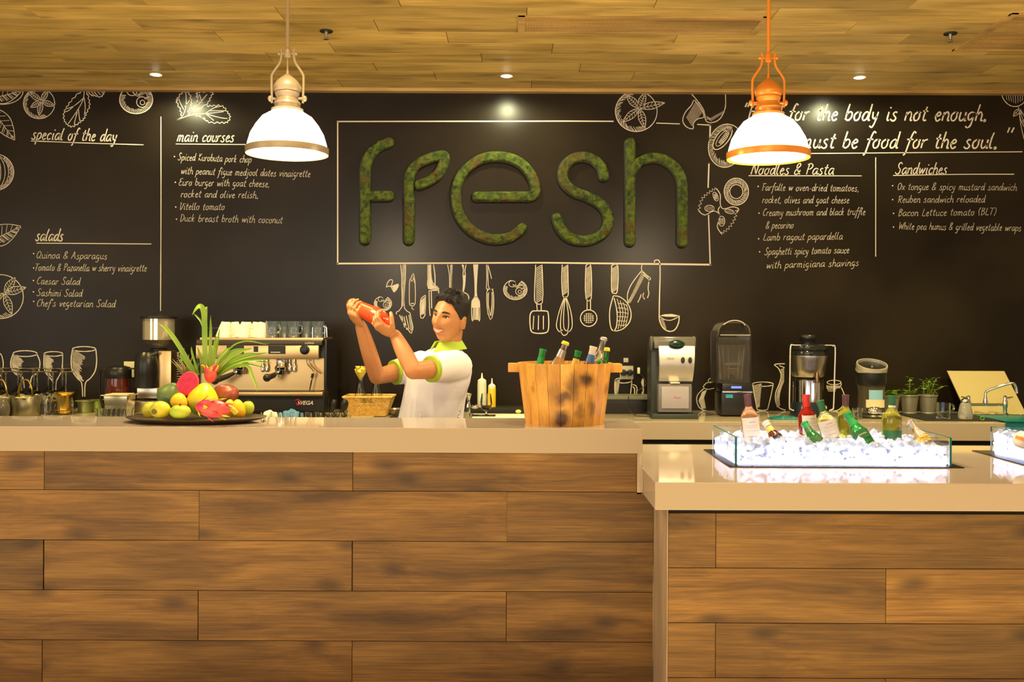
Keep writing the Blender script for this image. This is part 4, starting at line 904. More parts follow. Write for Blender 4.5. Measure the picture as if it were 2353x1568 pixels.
icebox('long open-topped glass box on the lower counter, lit from below and full of ice', .878, 1.736, F/580.6, 4.218, .110, .03, 5, 'crushed ice glowing blue-white in the long glass box', 'flat black tray under the long glass ice box')
icebox('second glass ice box cut off by the right edge of the picture', 2.103, 2.80, F/580.6, 4.218, .110, .06, 6, 'ice in the second glass box at the right edge', 'flat black tray under the second glass ice box')
g = 'bottles standing in the long ice box'
ZM = ZL+.014
bottle('rose wine bottle with cream label, leftmost in the ice box', 1717, 907, 545, 6, .25, .036, 'wine', 'rose', 'purple', .80, 'paper', (.22, .62), 'whitefoil', g, z_min=ZM)
bottle('small dark beer bottle with gold and blue label leaning left beside the rose bottle', 1759, 971, 548, 26, .20, .030, 'beer', 'brownglass', 'whitefoil', .88, 'bluelab', (.36, .50), 'goldpaper', g, back=-36, z_min=ZM)
bottle('red bottle with red foil capsule and cream label in the ice box', 1852, 908, 540, 3, .25, .037, 'wine', 'redglass', 'red', .80, 'paper', (.33, .66), None, g, z_min=ZM, yaw=R(25))
bottle('green beer bottle leaning in front of the red bottle', 1848, 973, 549, 24, .215, .031, 'beer', 'greenglass', 'greenfoil', .86, 'greenlab', (.32, .52), 'greenlab', g, back=-38, z_min=ZM)
bottle('pale yellow wine bottle with cream label leaning left behind the green beer', 1884, 922, 548, 17, .262, .038, 'wine', 'yellowglass', 'greenlab', .82, 'paper', (.34, .66), None, g, z_min=ZM)
bottle('olive green wine bottle with dark capsule standing behind the leaning green beer', 1943, 908, 540, 0, .25, .034, 'wine', 'oliveglass', 'purple', .82, None, (0, 0), None, g, z_min=ZM)
bottle('green beer bottle with bright green foil and red star label leaning left', 1946, 951, 549, 25, .235, .034, 'beer', 'greenglass', 'greenfoil', .80, 'greenlab', (.40, .58), 'greenfoil', g, text=[('Heineken', .49, .010)], tcol='whitefoil', back=-30, z_min=ZM)
bottle('upright yellow-green wine bottle with dark capsule and label, right half of the ice box', 2050, 910, 545, -1, .25, .040, 'wine', 'oliveglass', 'greenlab', .84, 'greenlab', (.28, .42), 'whitefoil', g, z_min=ZM)
bottle('clear golden beer bottle with silver foil leaning left, rightmost in the ice box', 2090, 970, 550, 24, .215, .031, 'beer', 'champagne', 'silverfoil', .84, 'goldpaper', (.40, .56), None, g, text=[('Corona', .50, .012), ('Extra', .44, .009)], back=-36, z_min=ZM)
# jar in second box
t = thing('round_jar', 'white round jar with orange print lying in the second ice box', 'jar', at(2352, 1012, 560), (0, R(20), 0))
MB().lathe([(0, -.035), (.022, -.033), (.035, -.02), (.040, 0), (.035, .02), (.022, .033), (0, .035)], seg=28).build('jar_body', M['white'], t)
arc(MB(), .0408, -.006, .008, 80).build('label', mat('orange_print', (.75, .25, .04), .4), t)
# ================================================================ fruit platter on the bar
sp = 553.0; pc = Vector((xat(453, sp), F/sp, ZF))
t = thing('serving_platter', 'large oval dark platter of tropical fruit on the raised bar', 'platter', pc)
MB().lathe([(0, .002), (.20, .0), (.235, .004), (.275, .013), (.286, .018), (.288, .021), (.283, .021), (.235, .009), (0, .007)], seg=64, sy=.62).build('dish', mat('bronze_platter', (.10, .065, .035), .25, .5), t)
PZ = ZF+.009
def fruitmat(name, c1, c2, axis=2, lo=-.04, hi=.04, rough=.35, nz=.5):
    m = bpy.data.materials.new(name); m.use_nodes = True; nt = m.node_tree; N = nt.nodes.new; L = nt.links.new; b = nt.nodes['Principled BSDF']
    tc = N('ShaderNodeTexCoord'); sx = N('ShaderNodeSeparateXYZ'); L(tc.outputs['Object'], sx.inputs[0]); mr = N('ShaderNodeMapRange'); L(sx.outputs[axis], mr.inputs[0]); mr.inputs[1].default_value = lo; mr.inputs[2].default_value = hi
    n = N('ShaderNodeTexNoise'); n.inputs['Scale'].default_value = 14; L(tc.outputs['Object'], n.inputs['Vector']); ad = N('ShaderNodeMath'); ad.operation = 'MULTIPLY_ADD'; ad.inputs[1].default_value = nz; L(n.outputs['Fac'], ad.inputs[0]); L(mr.outputs[0], ad.inputs[2])
    sb_ = N('ShaderNodeMath'); sb_.operation = 'SUBTRACT'; L(ad.outputs[0], sb_.inputs[0]); sb_.inputs[1].default_value = nz*.5
    rp = N('ShaderNodeValToRGB'); rp.color_ramp.elements[0].color = (*c1, 1); rp.color_ramp.elements[1].color = (*c2, 1); L(sb_.outputs[0], rp.inputs[0]); L(rp.outputs[0], b.inputs['Base Color'])
    b.inputs['Roughness'].default_value = rough; b.inputs['Specular IOR Level'].default_value = .5; return m
fm = {'gy': fruitmat('green_mango_skin', (.35, .45, .03), (.78, .62, .03), 0), 'ap': fruitmat('green_apple_skin', (.30, .48, .03), (.55, .62, .04), 0), 'ye': fruitmat('yellow_mango_skin', (.80, .42, .01), (.90, .62, .02)),
      'pa': fruitmat('papaya_skin', (.09, .16, .05), (.16, .24, .07)), 'bm': fruitmat('big_mango_skin', (.36, .50, .06), (.90, .60, .01), 2, -.05, .03), 'rm': fruitmat('red_mango_skin', (.10, .12, .02), (.40, .08, .04), 0, -.05, .04)}
df = mat('dragon_fruit_skin', (.68, .02, .10), .35, noisecol=(.75, .12, .10, 1), nscale=16); dg = mat('dragon_fruit_scale', (.55, .55, .03), .45); dflesh = mat('dragon_fruit_flesh', (.62, .004, .05), .3, noisecol=(.75, .01, .08, 1), nscale=60)
def fruit(name, label, cat, x0, x1, y0, y1, s, m, shape=0, rot=0, stem=True, depth=1.0, group=None):
    c = at((x0+x1)/2, (y0+y1)/2, s); rx = (x1-x0)/2/s; rz = (y1-y0)/2/s
    t = thing(name, label, cat, c, (0, R(rot), 0), group)
    b = MB(); b.ell((0, 0, 0), (rx, (rx+rz)/2*depth, rz), 32, 22)
    o = []
    for v in b.v:
        x, y, z = v
        if shape == 1:   # mango
            x += .12*z*z/rz-.10*rx*(z/rz); f = 1-.18*(z/rz); o.append((x*f, y*f, z))
        elif shape == 2: # apple dimple
            q = math.hypot(x/rx, y/rx); o.append((x, y, z-(.28*rz*max(0, 1-q*2.2) if z > 0 else -.14*rz*max(0, 1-q*2.5))))
        elif shape == 3: # pear-like papaya
            f = 1-.30*max(0, z/rz); o.append((x*f, y*f, z))
        else: o.append(v)
    b.v = o; b.build('fruit_body', fm.get(m, m) if isinstance(m, str) else m, t)
    if stem: MB().lathe([(.004, rz*.78 if shape == 2 else rz*.97), (.0035, rz*1.06), (.004, rz*1.1)], seg=8).build('stem', mat('fruit_stem', (.12, .08, .02), .7), t)
    return t
fg = 'fruit on the platter'
fruit('papaya', 'dark green papaya leaning at the back left of the platter', 'fruit', 362, 422, 878, 940, 530, 'pa', 3, 28, group=fg)
fruit('mango', 'large yellow-green mango standing in the middle of the platter', 'fruit', 431, 502, 880, 957, 548, 'bm', 3, 8, False, group=fg)
fruit('mango', 'dark red and green mango at the back right of the platter', 'fruit', 486, 544, 882, 938, 532, 'rm', 1, -55, False, group=fg)
fruit('guava', 'yellow-green guava at the left end of the platter', 'fruit', 327, 362, 924, 961, 557, 'gy', 0, 10, False, group=fg)
t = fruit('guava', 'yellow-green guava with open calyx end facing front, second from the left', 'fruit', 345, 391, 922, 962, 572, 'gy', 0, 0, False, group=fg)
MB().lathe([(.010, -.002), (.012, 0), (.009, .003), (.005, .001)], seg=14, M=Matrix.Translation((-.010, -.037, -.004)) @ Matrix.Rotation(R(80), 4, 'X')).build('calyx', mat('guava_calyx', (.16, .13, .04), .7), t)
fruit('apple', 'shiny green apple at the front of the platter left of centre', 'fruit', 390, 438, 930, 963, 574, 'ap', 2, 0, group=fg)
fruit('mango', 'small yellow mango above the green apple', 'fruit', 392, 430, 903, 941, 556, 'ye', 1, 5, False, group=fg)
fruit('mango', 'yellow mango right of the whole dragon fruit', 'fruit', 514, 541, 918, 959, 552, 'ye', 1, 0, False, group=fg)
fruit('mango', 'yellow mango next to the green apple at the right end', 'fruit', 531, 563, 918, 961, 560, 'ye', 1, -8, False, group=fg)
fruit('apple', 'green apple at the right end of the platter', 'fruit', 556, 584, 921, 954, 556, 'ap', 2, 0, group=fg)
# bananas between
t = thing('banana', 'small green-yellow banana beside the whole dragon fruit', 'fruit', at(533, 940, 575), group=fg)
MB().tube(cr([(-.025, 0, .008), (-.008, -.006, .004), (.010, -.008, -.006), (.020, -.006, -.020)], 5), [.006]+[.011]*13+[.010, .005], 12).build('fruit_body', fruitmat('banana_skin', (.35, .42, .03), (.80, .60, .04)), t)
# whole dragon fruit
def scales(t, rx, ry, rz, n, seed, front_only=False):
    random.seed(seed)
    for i in range(n):
        a = 2*math.pi*i*.618; u = -0.85+1.7*i/n; q = math.sqrt(1-u*u)
        p = Vector((u*rx, q*math.cos(a)*ry, q*math.sin(a)*rz)); nn = Vector((p.x/rx**2, p.y/ry**2, p.z/rz**2)).normalized()
        tn = (Vector((1, 0, 0))-nn*nn.x).normalized(); sd = nn.cross(tn); l = .030
        vs = [p-sd*.009, p+sd*.009, p+tn*l*.55+sd*.006+nn*.006, p+tn*l+nn*.016, p+tn*l*.55-sd*.006+nn*.006, p+tn*l*.3+nn*.010]
        MB().add(vs, [(0, 1, 5), (1, 2, 5), (2, 3, 5), (3, 4, 5), (4, 0, 5), (0, 4, 3, 2, 1)]).build('scale', dg if i % 3 else df, t)
c = at(489, 939, 585); t = thing('dragon_fruit', 'whole pink dragon fruit lying across the front of the platter', 'fruit', c, (0, R(5), 0), fg)
MB().ell((0, 0, 0), (.068, .033, .036), 32, 20).build('fruit_body', df, t); scales(t, .068, .033, .036, 16, 4)
c = at(432, 882, 550); t = thing('dragon_fruit', 'halved dragon fruit on top of the pile with crimson cut face forward', 'fruit', c, (0, R(28), 0), fg)
b = MB().ell((0, 0, 0), (.043, .040, .052), 30, 20); b.v = [(x, max(y, -.006), z) for x, y, z in b.v]; b.build('fruit_body', df, t)
MB().lathe([(.0, -.004), (.036, -.003), (.0395, 0)], seg=30, sy=1.24, M=Matrix.Translation((0, -.0065, 0)) @ Matrix.Rotation(R(90), 4, 'X')).build('cut_face', dflesh, t)
c = at(484, 862, 540); t = thing('dragon_fruit', 'small red dragon fruit crowned with yellow scales at the foot of the long leaves', 'fruit', c, (0, 0, 0), fg)
MB().ell((0, 0, 0), (.026, .024, .034), 24, 16).build('fruit_body', df, t)
for i in range(9):
    a = i*.72; MB().tube(cr([(.015*math.cos(a), .015*math.sin(a), .01*(i % 3)), (.03*math.cos(a), .03*math.sin(a), .02+.01*(i % 3)), (.04*math.cos(a+.2), .04*math.sin(a+.2), .042)], 3), [.007, .007, .006, .005, .004, .002, .001], 6, flat=.4).build('scale', dg if i % 2 else df, t)
# pineapple crown
crm = mat('pineapple_crown_leaf', (.22, .26, .09), .5, noisecol=(.45, .32, .12, 1), nscale=30)
c = at(432, 880, 530); t = thing('pineapple_crown', 'spiky grey-green pineapple crown behind the halved dragon fruit', 'fruit', c, group=fg)
random.seed(9)
for i in range(40):
    a = random.uniform(0, 6.28); l = random.uniform(.06, .125); sp_ = random.uniform(.15, .7)
    d = Vector((math.cos(a)*sp_-.12, math.sin(a)*sp_*.6, 1)).normalized(); e = Vector((math.cos(a)*sp_*1.8-.15, math.sin(a)*sp_, .9)).normalized()
    MB().tube([(0, 0, 0), d*l*.4, d*l*.6+e*l*.2, d*l*.6+e*l*.45], [.006, .007, .005, .0006], 6, flat=.35).build('leaf', crm, t)
# long pandan leaves, standing out of the fruit pile
lm = mat('pandan_leaf', (.18, .36, .03), .4, noisecol=(.30, .48, .05, 1), nscale=6)
z2 = (220, 690, 5.2275)
t = thing('leaf_bunch', 'bunch of long green strap leaves rising and arching out of the fruit', 'leaves', at(483, 880, 535), group=None); lo3 = t.location.copy()
def blade(pts, w, sdy=0):
    P = []
    n = len(pts)
    for i, (x, y) in enumerate(pts):
        px, py = zp(x, y, *z2); p = at(px, py, 535); p.y += sdy*i/(n-1); P.append(p-lo3)
    P = cr(P, 5); m = len(P); vs = []; fs = []
    for i, p in enumerate(P):
        tg = (P[min(i+1, m-1)]-P[max(i-1, 0)]).normalized(); nn = Vector((0, -1, .25)).cross(tg); nn.normalize()
        u = i/(m-1); ww = w*(.55+.45*min(1, u*4))*(1 if u < .5 else max(.04, 1-((u-.5)*2)**2.2))
        vs += [p-nn*ww, p+Vector((0, .003, 0)), p+nn*ww, p+Vector((0, .0045, 0))]
    for i in range(m-1):
        a = i*4; b2 = a+4
        fs += [(a, a+1, b2+1, b2), (a+1, a+2, b2+2, b2+1), (a+2, a+3, b2+3, b2+2), (a+3, a, b2, b2+3)]
    MB().add(vs, fs).build('leaf', lm, t)
for pts, w, dy in [([(1320, 900), (1320, 700), (1322, 450), (1325, 250), (1320, 130), (1290, 72), (1250, 100), (1205, 180)], .012, -.05), ([(1300, 880), (1300, 600), (1300, 350), (1305, 120), (1310, 75)], .008, .03),
    ([(1200, 900), (1130, 760), (1060, 620), (960, 450), (880, 340), (798, 272)], .010, -.04), ([(1310, 700), (1300, 420), (1260, 270), (1200, 195), (1150, 155)], .004, .02),
    ([(1370, 900), (1375, 700), (1385, 520), (1395, 350), (1397, 185)], .007, -.02), ([(1345, 880), (1350, 700), (1370, 560)], .009, .03), ([(1390, 860), (1420, 700), (1450, 500), (1470, 350)], .006, .02), ([(1400, 880), (1410, 760), (1430, 560), (1440, 450)], .008, .0),
    ([(1430, 900), (1520, 780), (1640, 680), (1780, 610), (1920, 575)], .009, -.05), ([(1440, 900), (1580, 770), (1750, 700), (1900, 660), (2085, 630)], .008, -.03), ([(1430, 920), (1560, 820), (1720, 740), (1900, 720), (2085, 715)], .008, .02),
    ([(1450, 930), (1600, 830), (1760, 780), (1860, 800), (1910, 900), (1960, 1010), (1985, 1085)], .007, -.06), ([(1440, 860), (1530, 700), (1620, 560), (1740, 500), (1860, 495), (2020, 530), (2070, 505)], .003, .04),
    ([(1440, 900), (1600, 800), (1780, 735), (1960, 745), (2080, 760)], .004, .05), ([(1430, 890), (1560, 760), (1700, 690), (1860, 640), (1990, 650)], .005, -.04), ([(1420, 870), (1480, 700), (1560, 600), (1640, 560)], .006, .02),
    ([(1240, 900), (1190, 780), (1140, 640), (1120, 560)], .005, .03), ([(1210, 900), (1120, 800), (1040, 700), (1000, 640)], .006, .01), ([(1280, 880), (1270, 700), (1240, 560)], .006, -.02),
    ([(1420, 900), (1500, 740), (1600, 640), (1700, 600), (1800, 590)], .010, .03), ([(1440, 910), (1540, 800), (1680, 760), (1800, 770), (2060, 830)], .006, .03), ([(1450, 890), (1560, 740), (1700, 650)], .010, -.01), ([(1230, 900), (1160, 800), (1090, 740)], .006, .02)]:
    blade(pts, w, dy)

# ================================================================ things on the back counter
def B(px, s, dz=0): return Vector((xat(px, s), F/s, ZB+dz))
# --- grinder
s = 368.; k = 1/s; t = thing('coffee_grinder', 'black and steel coffee grinder with tall glass hopper left of the espresso machine', 'grinder', B(365, s))
bz = 951.
def zz(py): return (bz-py)*k
def xx(px, c0): return (px-c0)*k
MB().lathe([(35*k, zz(784)), (35*k, zz(735)), (37*k, zz(733)), (33*k, zz(736)), (33*k, zz(783))], seg=36).build('hopper', mat('hopper_glass', (.80, .70, .52), .08, .45, trans=.5), t)
MB().lathe([(36*k, zz(736)), (41*k, zz(734)), (41*k, zz(731)), (36*k, zz(729)), (10*k, zz(728)), (0, zz(727.5))], seg=36).build('hopper_lid', M['dark'], t)
MB().lathe([(14*k, zz(806)), (16*k, zz(800)), (33*k, zz(785)), (34*k, zz(784)), (15*k, zz(790)), (14*k, zz(795))], seg=32).build('hopper_cone', mat('cone_clear', (.5, .42, .3), .1, trans=.8), t)
MB().lathe([(18*k, zz(818)), (19*k, zz(805)), (14*k, zz(802)), (13*k, zz(788))], seg=24).build('grind_collar', M['dark'], t)
MB().box((xx(386, 365), 0, (zz(809)+zz(946))/2), (30*k, 40*k, zz(809)-zz(946))).build('motor_column', M['panel'], t, bevel=.008)
MB().lathe([(26*k, zz(893)), (27*k, zz(862)), (27.5*k, zz(858)), (27*k, zz(838)), (25*k, zz(822)), (18*k, zz(812)), (0, zz(810))], c=(xx(345, 365), -18*k, 0), seg=30).build('dosing_chamber', M['dark'], t)
MB().tube(cr([(xx(330, 365), -30*k, zz(826)), (xx(352, 365), -36*k, zz(822)), (xx(372, 365), -26*k, zz(813))], 5), 3.5*k, 8).build('dosing_lever', M['grey'], t)
MB().box((xx(349, 365), -10*k, zz(905)), (46*k, 36*k, 24*k)).build('spout_housing', M['steel'], t, bevel=.004)
MB().box((xx(358, 365), -18*k, zz(936)), (72*k, 74*k, 28*k)).build('base', M['steel'], t, bevel=.006)
MB().tube([(xx(325, 365), -34*k, zz(917)), (xx(300, 365), -46*k, zz(914))], 2.4*k, 8).build('tamper_arm', M['chrome'], t)
# --- espresso machine
s = F/5.68; k = 1/s; cx = 612; t = thing('espresso_machine', 'wide steel and black two-group espresso machine with cups on top', 'espresso machine', B(cx, s)); bz = CY+.56*s-.5
X = lambda px: (px-cx)*k
Z = lambda py: (bz-py)*k
D = .36; em = t
MB().box((X(600), D/2+.02, (Z(784)+Z(955))/2), (292*k, D-.06, Z(784)-Z(955))).build('body', M['dark'], t, bevel=.006)
for a in (454.5, 748): MB().box((X(a), D/2, (Z(782)+Z(945))/2), (6*k, D, Z(782)-Z(945))).build('side_panel', M['dark'], t, bevel=.004)
MB().box((X(604), .12, Z(781)), (282*k, .30, 6*k)).build('cup_tray', M['panel'], t, bevel=.002)
MB().box((X(600), -.018, Z(789.5)), (286*k, .05, 11*k)).build('fascia_band', mat('dark_bronze', (.045, .03, .018), .3), t, bevel=.002)
MB().box((X(596), -.020, Z(811)), (280*k, .05, 31*k)).build('control_panel', M['panel'], t, bevel=.003)
MB().box((X(599), .035, Z(862)), (287*k, .012, 74*k)).build('splash_back', M['panel'], t, smooth=False)
for a in (546, 641): MB().box((X(a), -.046, Z(805.5)), (39*k, .005, 19*k)).build('display', M['ink'], t, smooth=False); MB().box((X(a)-3*k, -.0492, Z(811)), (22*k, .001, 1.6*k)).build('display_line', M['paper'], t, smooth=False)
MB().box((X(593), -.046, Z(804)), (10*k, .005, 13*k)).build('button', M['ink'], t, smooth=False)
MB().lathe([(11*k, 0), (11*k, .008), (7*k, .010), (6.5*k, .026), (0, .027)], seg=28, M=Matrix.Translation((X(704.5), -.045, Z(805))) @ Matrix.Rotation(R(90), 4, 'X')).build('steam_knob', M['dark'], t)
txt('lettering', 'LUNNA', .016, M['paper'], t, loc=(X(715), -.0437, Z(790)))
txt('lettering', 'WEGA', .032, M['paper'], t, loc=(X(704), -.032, Z(927)), shear=.35, bold=.0008)
lg = MB().tube(cr([(X(682), 0, Z(921)), (X(690), 0, Z(919)), (X(694), 0, Z(927)), (X(688), 0, Z(932)), (X(684), 0, Z(926))], 4), .0035, 6); lg.build('red_emblem', M['redink'], t, loc=(0, -.033, 0))
MB().box((X(600), -.01, Z(906)), (292*k, .10, 9*k)).build('drip_tray', M['panel'], t, bevel=.003)
MB().box((X(600), -.006, Z(900.5)), (280*k, .07, 1.5*k)).build('drip_grate', M['dark'], t, smooth=False)
MB().box((X(602), .02, Z(928)), (290*k, .09, 36*k)).build('base_plinth', M['darkmatt'], t, bevel=.004)
for a in (475, 735): MB().lathe([(.02, 0), (.022, .014)], c=(X(a), .05, 0), seg=14).lathe([(.02, 0), (.022, .014)], c=(X(a), .28, 0), seg=14).build('foot', M['dark'], t)
for gx, hx, hy in ((552, 512, 874), (648, 629, 867)):
    g = MB().lathe([(15*k, Z(852)), (16*k, Z(846)), (12*k, Z(840)), (13*k, Z(828)), (15*k, Z(826))], c=(X(gx), -.005, 0), seg=24); g.build('group_head', M['chrome'], t)
    pfm = MB().lathe([(13*k, Z(862)), (14*k, Z(852))], c=(X(gx), -.01, 0), seg=22).tube([(X(gx), -.01, Z(856)), (X(gx-8), -.06, Z(859))], 3.5*k, 10).tube([(X(gx-5), -.01, Z(868)), (X(gx-5), -.01, Z(861))], 3*k, 8).build('portafilter', M['chrome'], t)
    MB().tube([(X(gx-8), -.06, Z(859)), (X((gx+hx)/2), -.10, Z(866 if hx < 600 else 863)), (X(hx), -.15, Z(hy))], [4*k, 6*k, 7*k], 12).ell((X(hx), -.15, Z(hy)), (9*k, 9*k, 9*k), 16, 10).build('handle', M['dark'], pfm)
for gx in (603, 613, 470, 484, 665, 676): MB().lathe([(0, Z(858)), (4*k, Z(855)), (4.5*k, Z(843)), (2*k, Z(838)), (2*k, Z(828))], c=(X(gx), .01, 0), seg=12).build('nozzle', M['chrome'], t)
for p in ([(706, 828), (708, 838), (722, 854), (720, 866), (712, 905)], [(716, 828), (718, 842), (740, 860)]):
    MB().tube(cr([(X(a), -.005-.004*i, Z(b)) for i, (a, b) in enumerate(p)], 4), 1.6*k, 8).build('steam_wand', M['chrome'], t)
MB().tube([(X(721), -.02, Z(860)), (X(719), -.022, Z(870))], 3.2*k, 8).build('wand_grip', M['dark'], t)
g = MB().tube([(X(465), .02, Z(757)), (X(465), .26, Z(757)), (X(745), .26, Z(757)), (X(745), .02, Z(757))], .8*k, 6)
for a in (465, 745): g.tube([(X(a), .02, Z(757)), (X(a), .02, Z(779))], .9*k, 6)
g.tube([(X(720), -.02, Z(754)), (X(720), -.02, Z(779))], 1.2*k, 6)
g.tube([(X(745), -.02, Z(752)), (X(752), -.02, Z(754)), (X(753), -.02, Z(776))], 1.3*k, 6)
g.build('cup_rail', M['chrome'], t)
# cups on the machine
tz = ZB+Z(778)
def cup(px, dy, tiltx, tilty, up, label):
    c = B(px, s); t = thing('cup', label, 'cup', (c.x, c.y+dy, tz), (R(tiltx), R(tilty), 0), 'white cups piled on the espresso machine')
    r = 17*k; h = 36*k
    pf = [(r*.50, 0), (r*.54, h*.04), (r*.70, h*.30), (r*.90, h*.75), (r, h), (r*.93, h), (r*.83, h*.75), (r*.63, h*.32), (r*.42, h*.10), (0, h*.09)]
    if not up: pf = [(q, h-z) for q, z in pf]
    MB().lathe(pf, seg=28).build('cup_body', M['white'], t)
    z0 = h*.5; MB().tube(cr([(r*.8, 0, z0+h*.22), (r*1.35, 0, z0+h*.2), (r*1.4, 0, z0-h*.1), (r*.75, 0, z0-h*.22)], 4), 1.8*k, 8).build('handle', M['white'], t); return t
cs = [(508, .04, 0, 9, 0), (529, .12, 0, -5, 0), (552, .04, 0, 13, 0), (573, .13, 0, 6, 0), (592, .04, 0, 14, 0), (497, .20, 0, 0, 0), (545, .22, 0, 0, 0), (600, .21, 0, 0, 0)]
nm = ['front left', 'behind the front left one', 'front middle', 'behind the front middle', 'front right', 'rear left', 'rear middle', 'rear right']
for i, a in enumerate(cs): cup(*a, 'white china cup upside down on the espresso machine, '+nm[i])
mg = mat('grey_mug_glass', (.30, .36, .44), .06, .5, trans=.3)
def mug(px, dy, label):
    c = B(px, s); t = thing('glass_mug', label, 'mug', (c.x, c.y+dy, tz), (0, 0, R(-20)), 'grey glass mugs on the espresso machine'); r = 15*k; h = 38*k
    MB().lathe([(r*.8, 0), (r*.86, h*.05), (r*.8, h*.4), (r*.95, h*.8), (r*1.05, h), (r*.98, h), (r*.88, h*.8), (r*.73, h*.4), (r*.75, h*.08), (0, h*.07)], seg=28).build('mug_body', mg, t)
    MB().tube(cr([(r*.9, 0, h*.75), (r*1.35, 0, h*.7), (r*1.45, 0, h*.45), (r*1.1, 0, h*.25), (r*.8, 0, h*.3)], 4), 1.5*k, 8).build('handle', mg, t)
for px, dy, l in [(622, .04, 'leftmost grey glass mug next to the white cups'), (645, .10, 'second grey glass mug from the left'), (672, .04, 'middle grey glass mug'), (697, .10, 'fourth grey glass mug from the left'), (727, .05, 'rightmost grey glass mug beside the rail end'), (712, .2, 'grey glass mug in the rear row')]: mug(px, dy, l+' on the espresso machine')

# --- left cluster
def simple(name, label, cat, px, s, prof, m, group=None, part='vessel_body', seg=28, dz=0, dy=0):
    t = thing(name, label, cat, B(px, s, dz)+Vector((0, dy, 0)), group=group); k = 1/s
    MB().lathe([(r*k, z*k) for r, z in prof], seg=seg).build(part, M[m] if isinstance(m, str) else m, t); return t
wg = [(31, 0), (32, 1), (33, 22), (28, 38), (12, 48), (3, 54), (2.2, 60), (2.2, 90), (6, 94), (26, 96), (26, 97), (0, 97.5)]
i = 0
ORD = ['first', 'second', 'third', 'fourth', 'fifth', 'sixth', 'seventh', 'eighth', 'ninth']
gp = 'upside-down wine glasses on the back counter'
for gi, (px, s_) in enumerate(((-22, 372), (14, 372), (50, 372), (86, 372), (122, 372), (152, 372), (4, 358), (42, 358), (78, 358), (112, 358), (144, 358))):
    k = 1/s_; t = thing('wine_glass', 'upside-down clear wine glass, '+ORD[gi if gi < 6 else gi-6]+' from the left in the '+('front' if gi < 6 else 'rear')+' row at far left', 'glass', B(px, s_), group=gp)
    MB().lathe([(15.5*k, 0), (17*k, 18*k), (16.5*k, 30*k), (11*k, 42*k), (3*k, 50*k), (1.5*k, 56*k), (1.4*k, 88*k), (3*k, 91*k), (17*k, 94*k), (17.5*k, 95.5*k), (1*k, 95.5*k), (0, 95.5*k)]+[], seg=24).build('bowl', M['glass'], t)
def pail(px, s, label, l=1.0):
    k = 1/s; t = thing('steel_pail', label, 'pail', B(px, s), group='steel pails with brass handles')
    MB().lathe([(27*k, 0), (28.5*k, 2*k), (28.5*k, 44*k), (27*k, 46*k), (26*k, 44*k), (26*k, 4*k), (0, 3*k)], seg=32).build('pail_body', mat('olive_steel', (.28, .25, .15), .35, .8), t)
    MB().tube(cr([(-15*k, 0, 40*k), (-15*k, -2*k, 62*k), (-8*k, -2*k, 80*k), (0, -2*k, 84*k), (8*k, -2*k, 80*k), (15*k, -2*k, 62*k), (15*k, 0, 40*k)], 4), 1.9*k, 8).build('handle', M['brass'], t)
    MB().box((2*k, -27*k, 43*k), (24*k, 2*k, 5*k)).build('clip', M['brass'], t, bevel=.001)
pail(60, 386, 'olive steel pail with arched brass handle between the glasses at far left'); pail(2, 386, 'olive steel pail with brass handle cut by the left edge of the picture')
t = simple('glass_goblet', 'dark faceted glass goblet at the left edge of the bar', 'glass', 3, 396, [(10, 0), (16, 3), (20, 14), (19, 30), (14, 44), (12, 46), (10, 44), (15, 30), (0, 6)], mat('dark_faceted_glass', (.25, .22, .18), .08, trans=.6), seg=9)
t = simple('coffee_filter_pot', 'shiny gold metal drip filter cup with flanged rim on its saucer', 'cup', 148, 378, [(9, 0), (13, 2), (14, 8), (27, 11), (27, 12), (15, 13), (16, 44), (22, 49), (23, 51), (14, 50), (13, 14), (0, 13)], 'brass')
simple('glass_jar', 'clear faceted glass jar between pail and gold filter cup', 'jar', 107, 380, [(13, 0), (16, 4), (16, 34), (12, 42), (13, 50), (11, 50), (10, 42), (13, 34), (13, 6), (0, 5)], 'glass', seg=10)
simple('steel_cup', 'short green-lit steel cup right of the gold filter cup', 'cup', 196, 370, [(14, 0), (15, 1), (16, 24), (22, 26), (22, 27.5), (14.5, 26), (13.5, 4), (0, 3)], mat('green_lit_steel', (.33, .36, .14), .35, .7))  # green light on the cup is put into its steel colour
simple('steel_cup', 'short green steel cup beside the tea pitcher', 'cup', 226, 366, [(15, 0), (16, 1), (17, 25), (21, 27), (15, 26), (14, 4), (0, 3)], mat('green_steel', (.30, .38, .08), .35, .6))
# tea pitcher
s = 368; k = 1/s; t = thing('tea_pitcher', 'glass tea pitcher of red tea with black lid and handle', 'pitcher', B(272, s))
MB().lathe([(27*k, 0), (29*k, 3*k), (28*k, 50*k), (27*k, 82*k), (26*k, 82*k), (26.5*k, 50*k), (27*k, 5*k), (0, 4*k)], seg=32).build('glass_body', M['glass'], t)
MB().lathe([(26*k, 4.5*k), (26.2*k, 48*k), (25.5*k, 78*k), (0, 78*k)], seg=32).build('red_tea', M['tea'], t)
MB().lathe([(28*k, 78*k), (29*k, 80*k), (29*k, 98*k), (26*k, 103*k), (12*k, 107*k), (0, 108*k)], seg=32).build('lid', M['dark'], t)
MB().tube(cr([(-26*k, 0, 98*k), (-40*k, 0, 96*k), (-43*k, 0, 70*k), (-42*k, 0, 40*k), (-36*k, 0, 20*k), (-28*k, 0, 12*k)], 4), 3*k, 8).build('handle', M['dark'], t)
MB().box((34*k, 0, 100*k), (16*k, 14*k, 3*k)).build('spout', M['dark'], t)
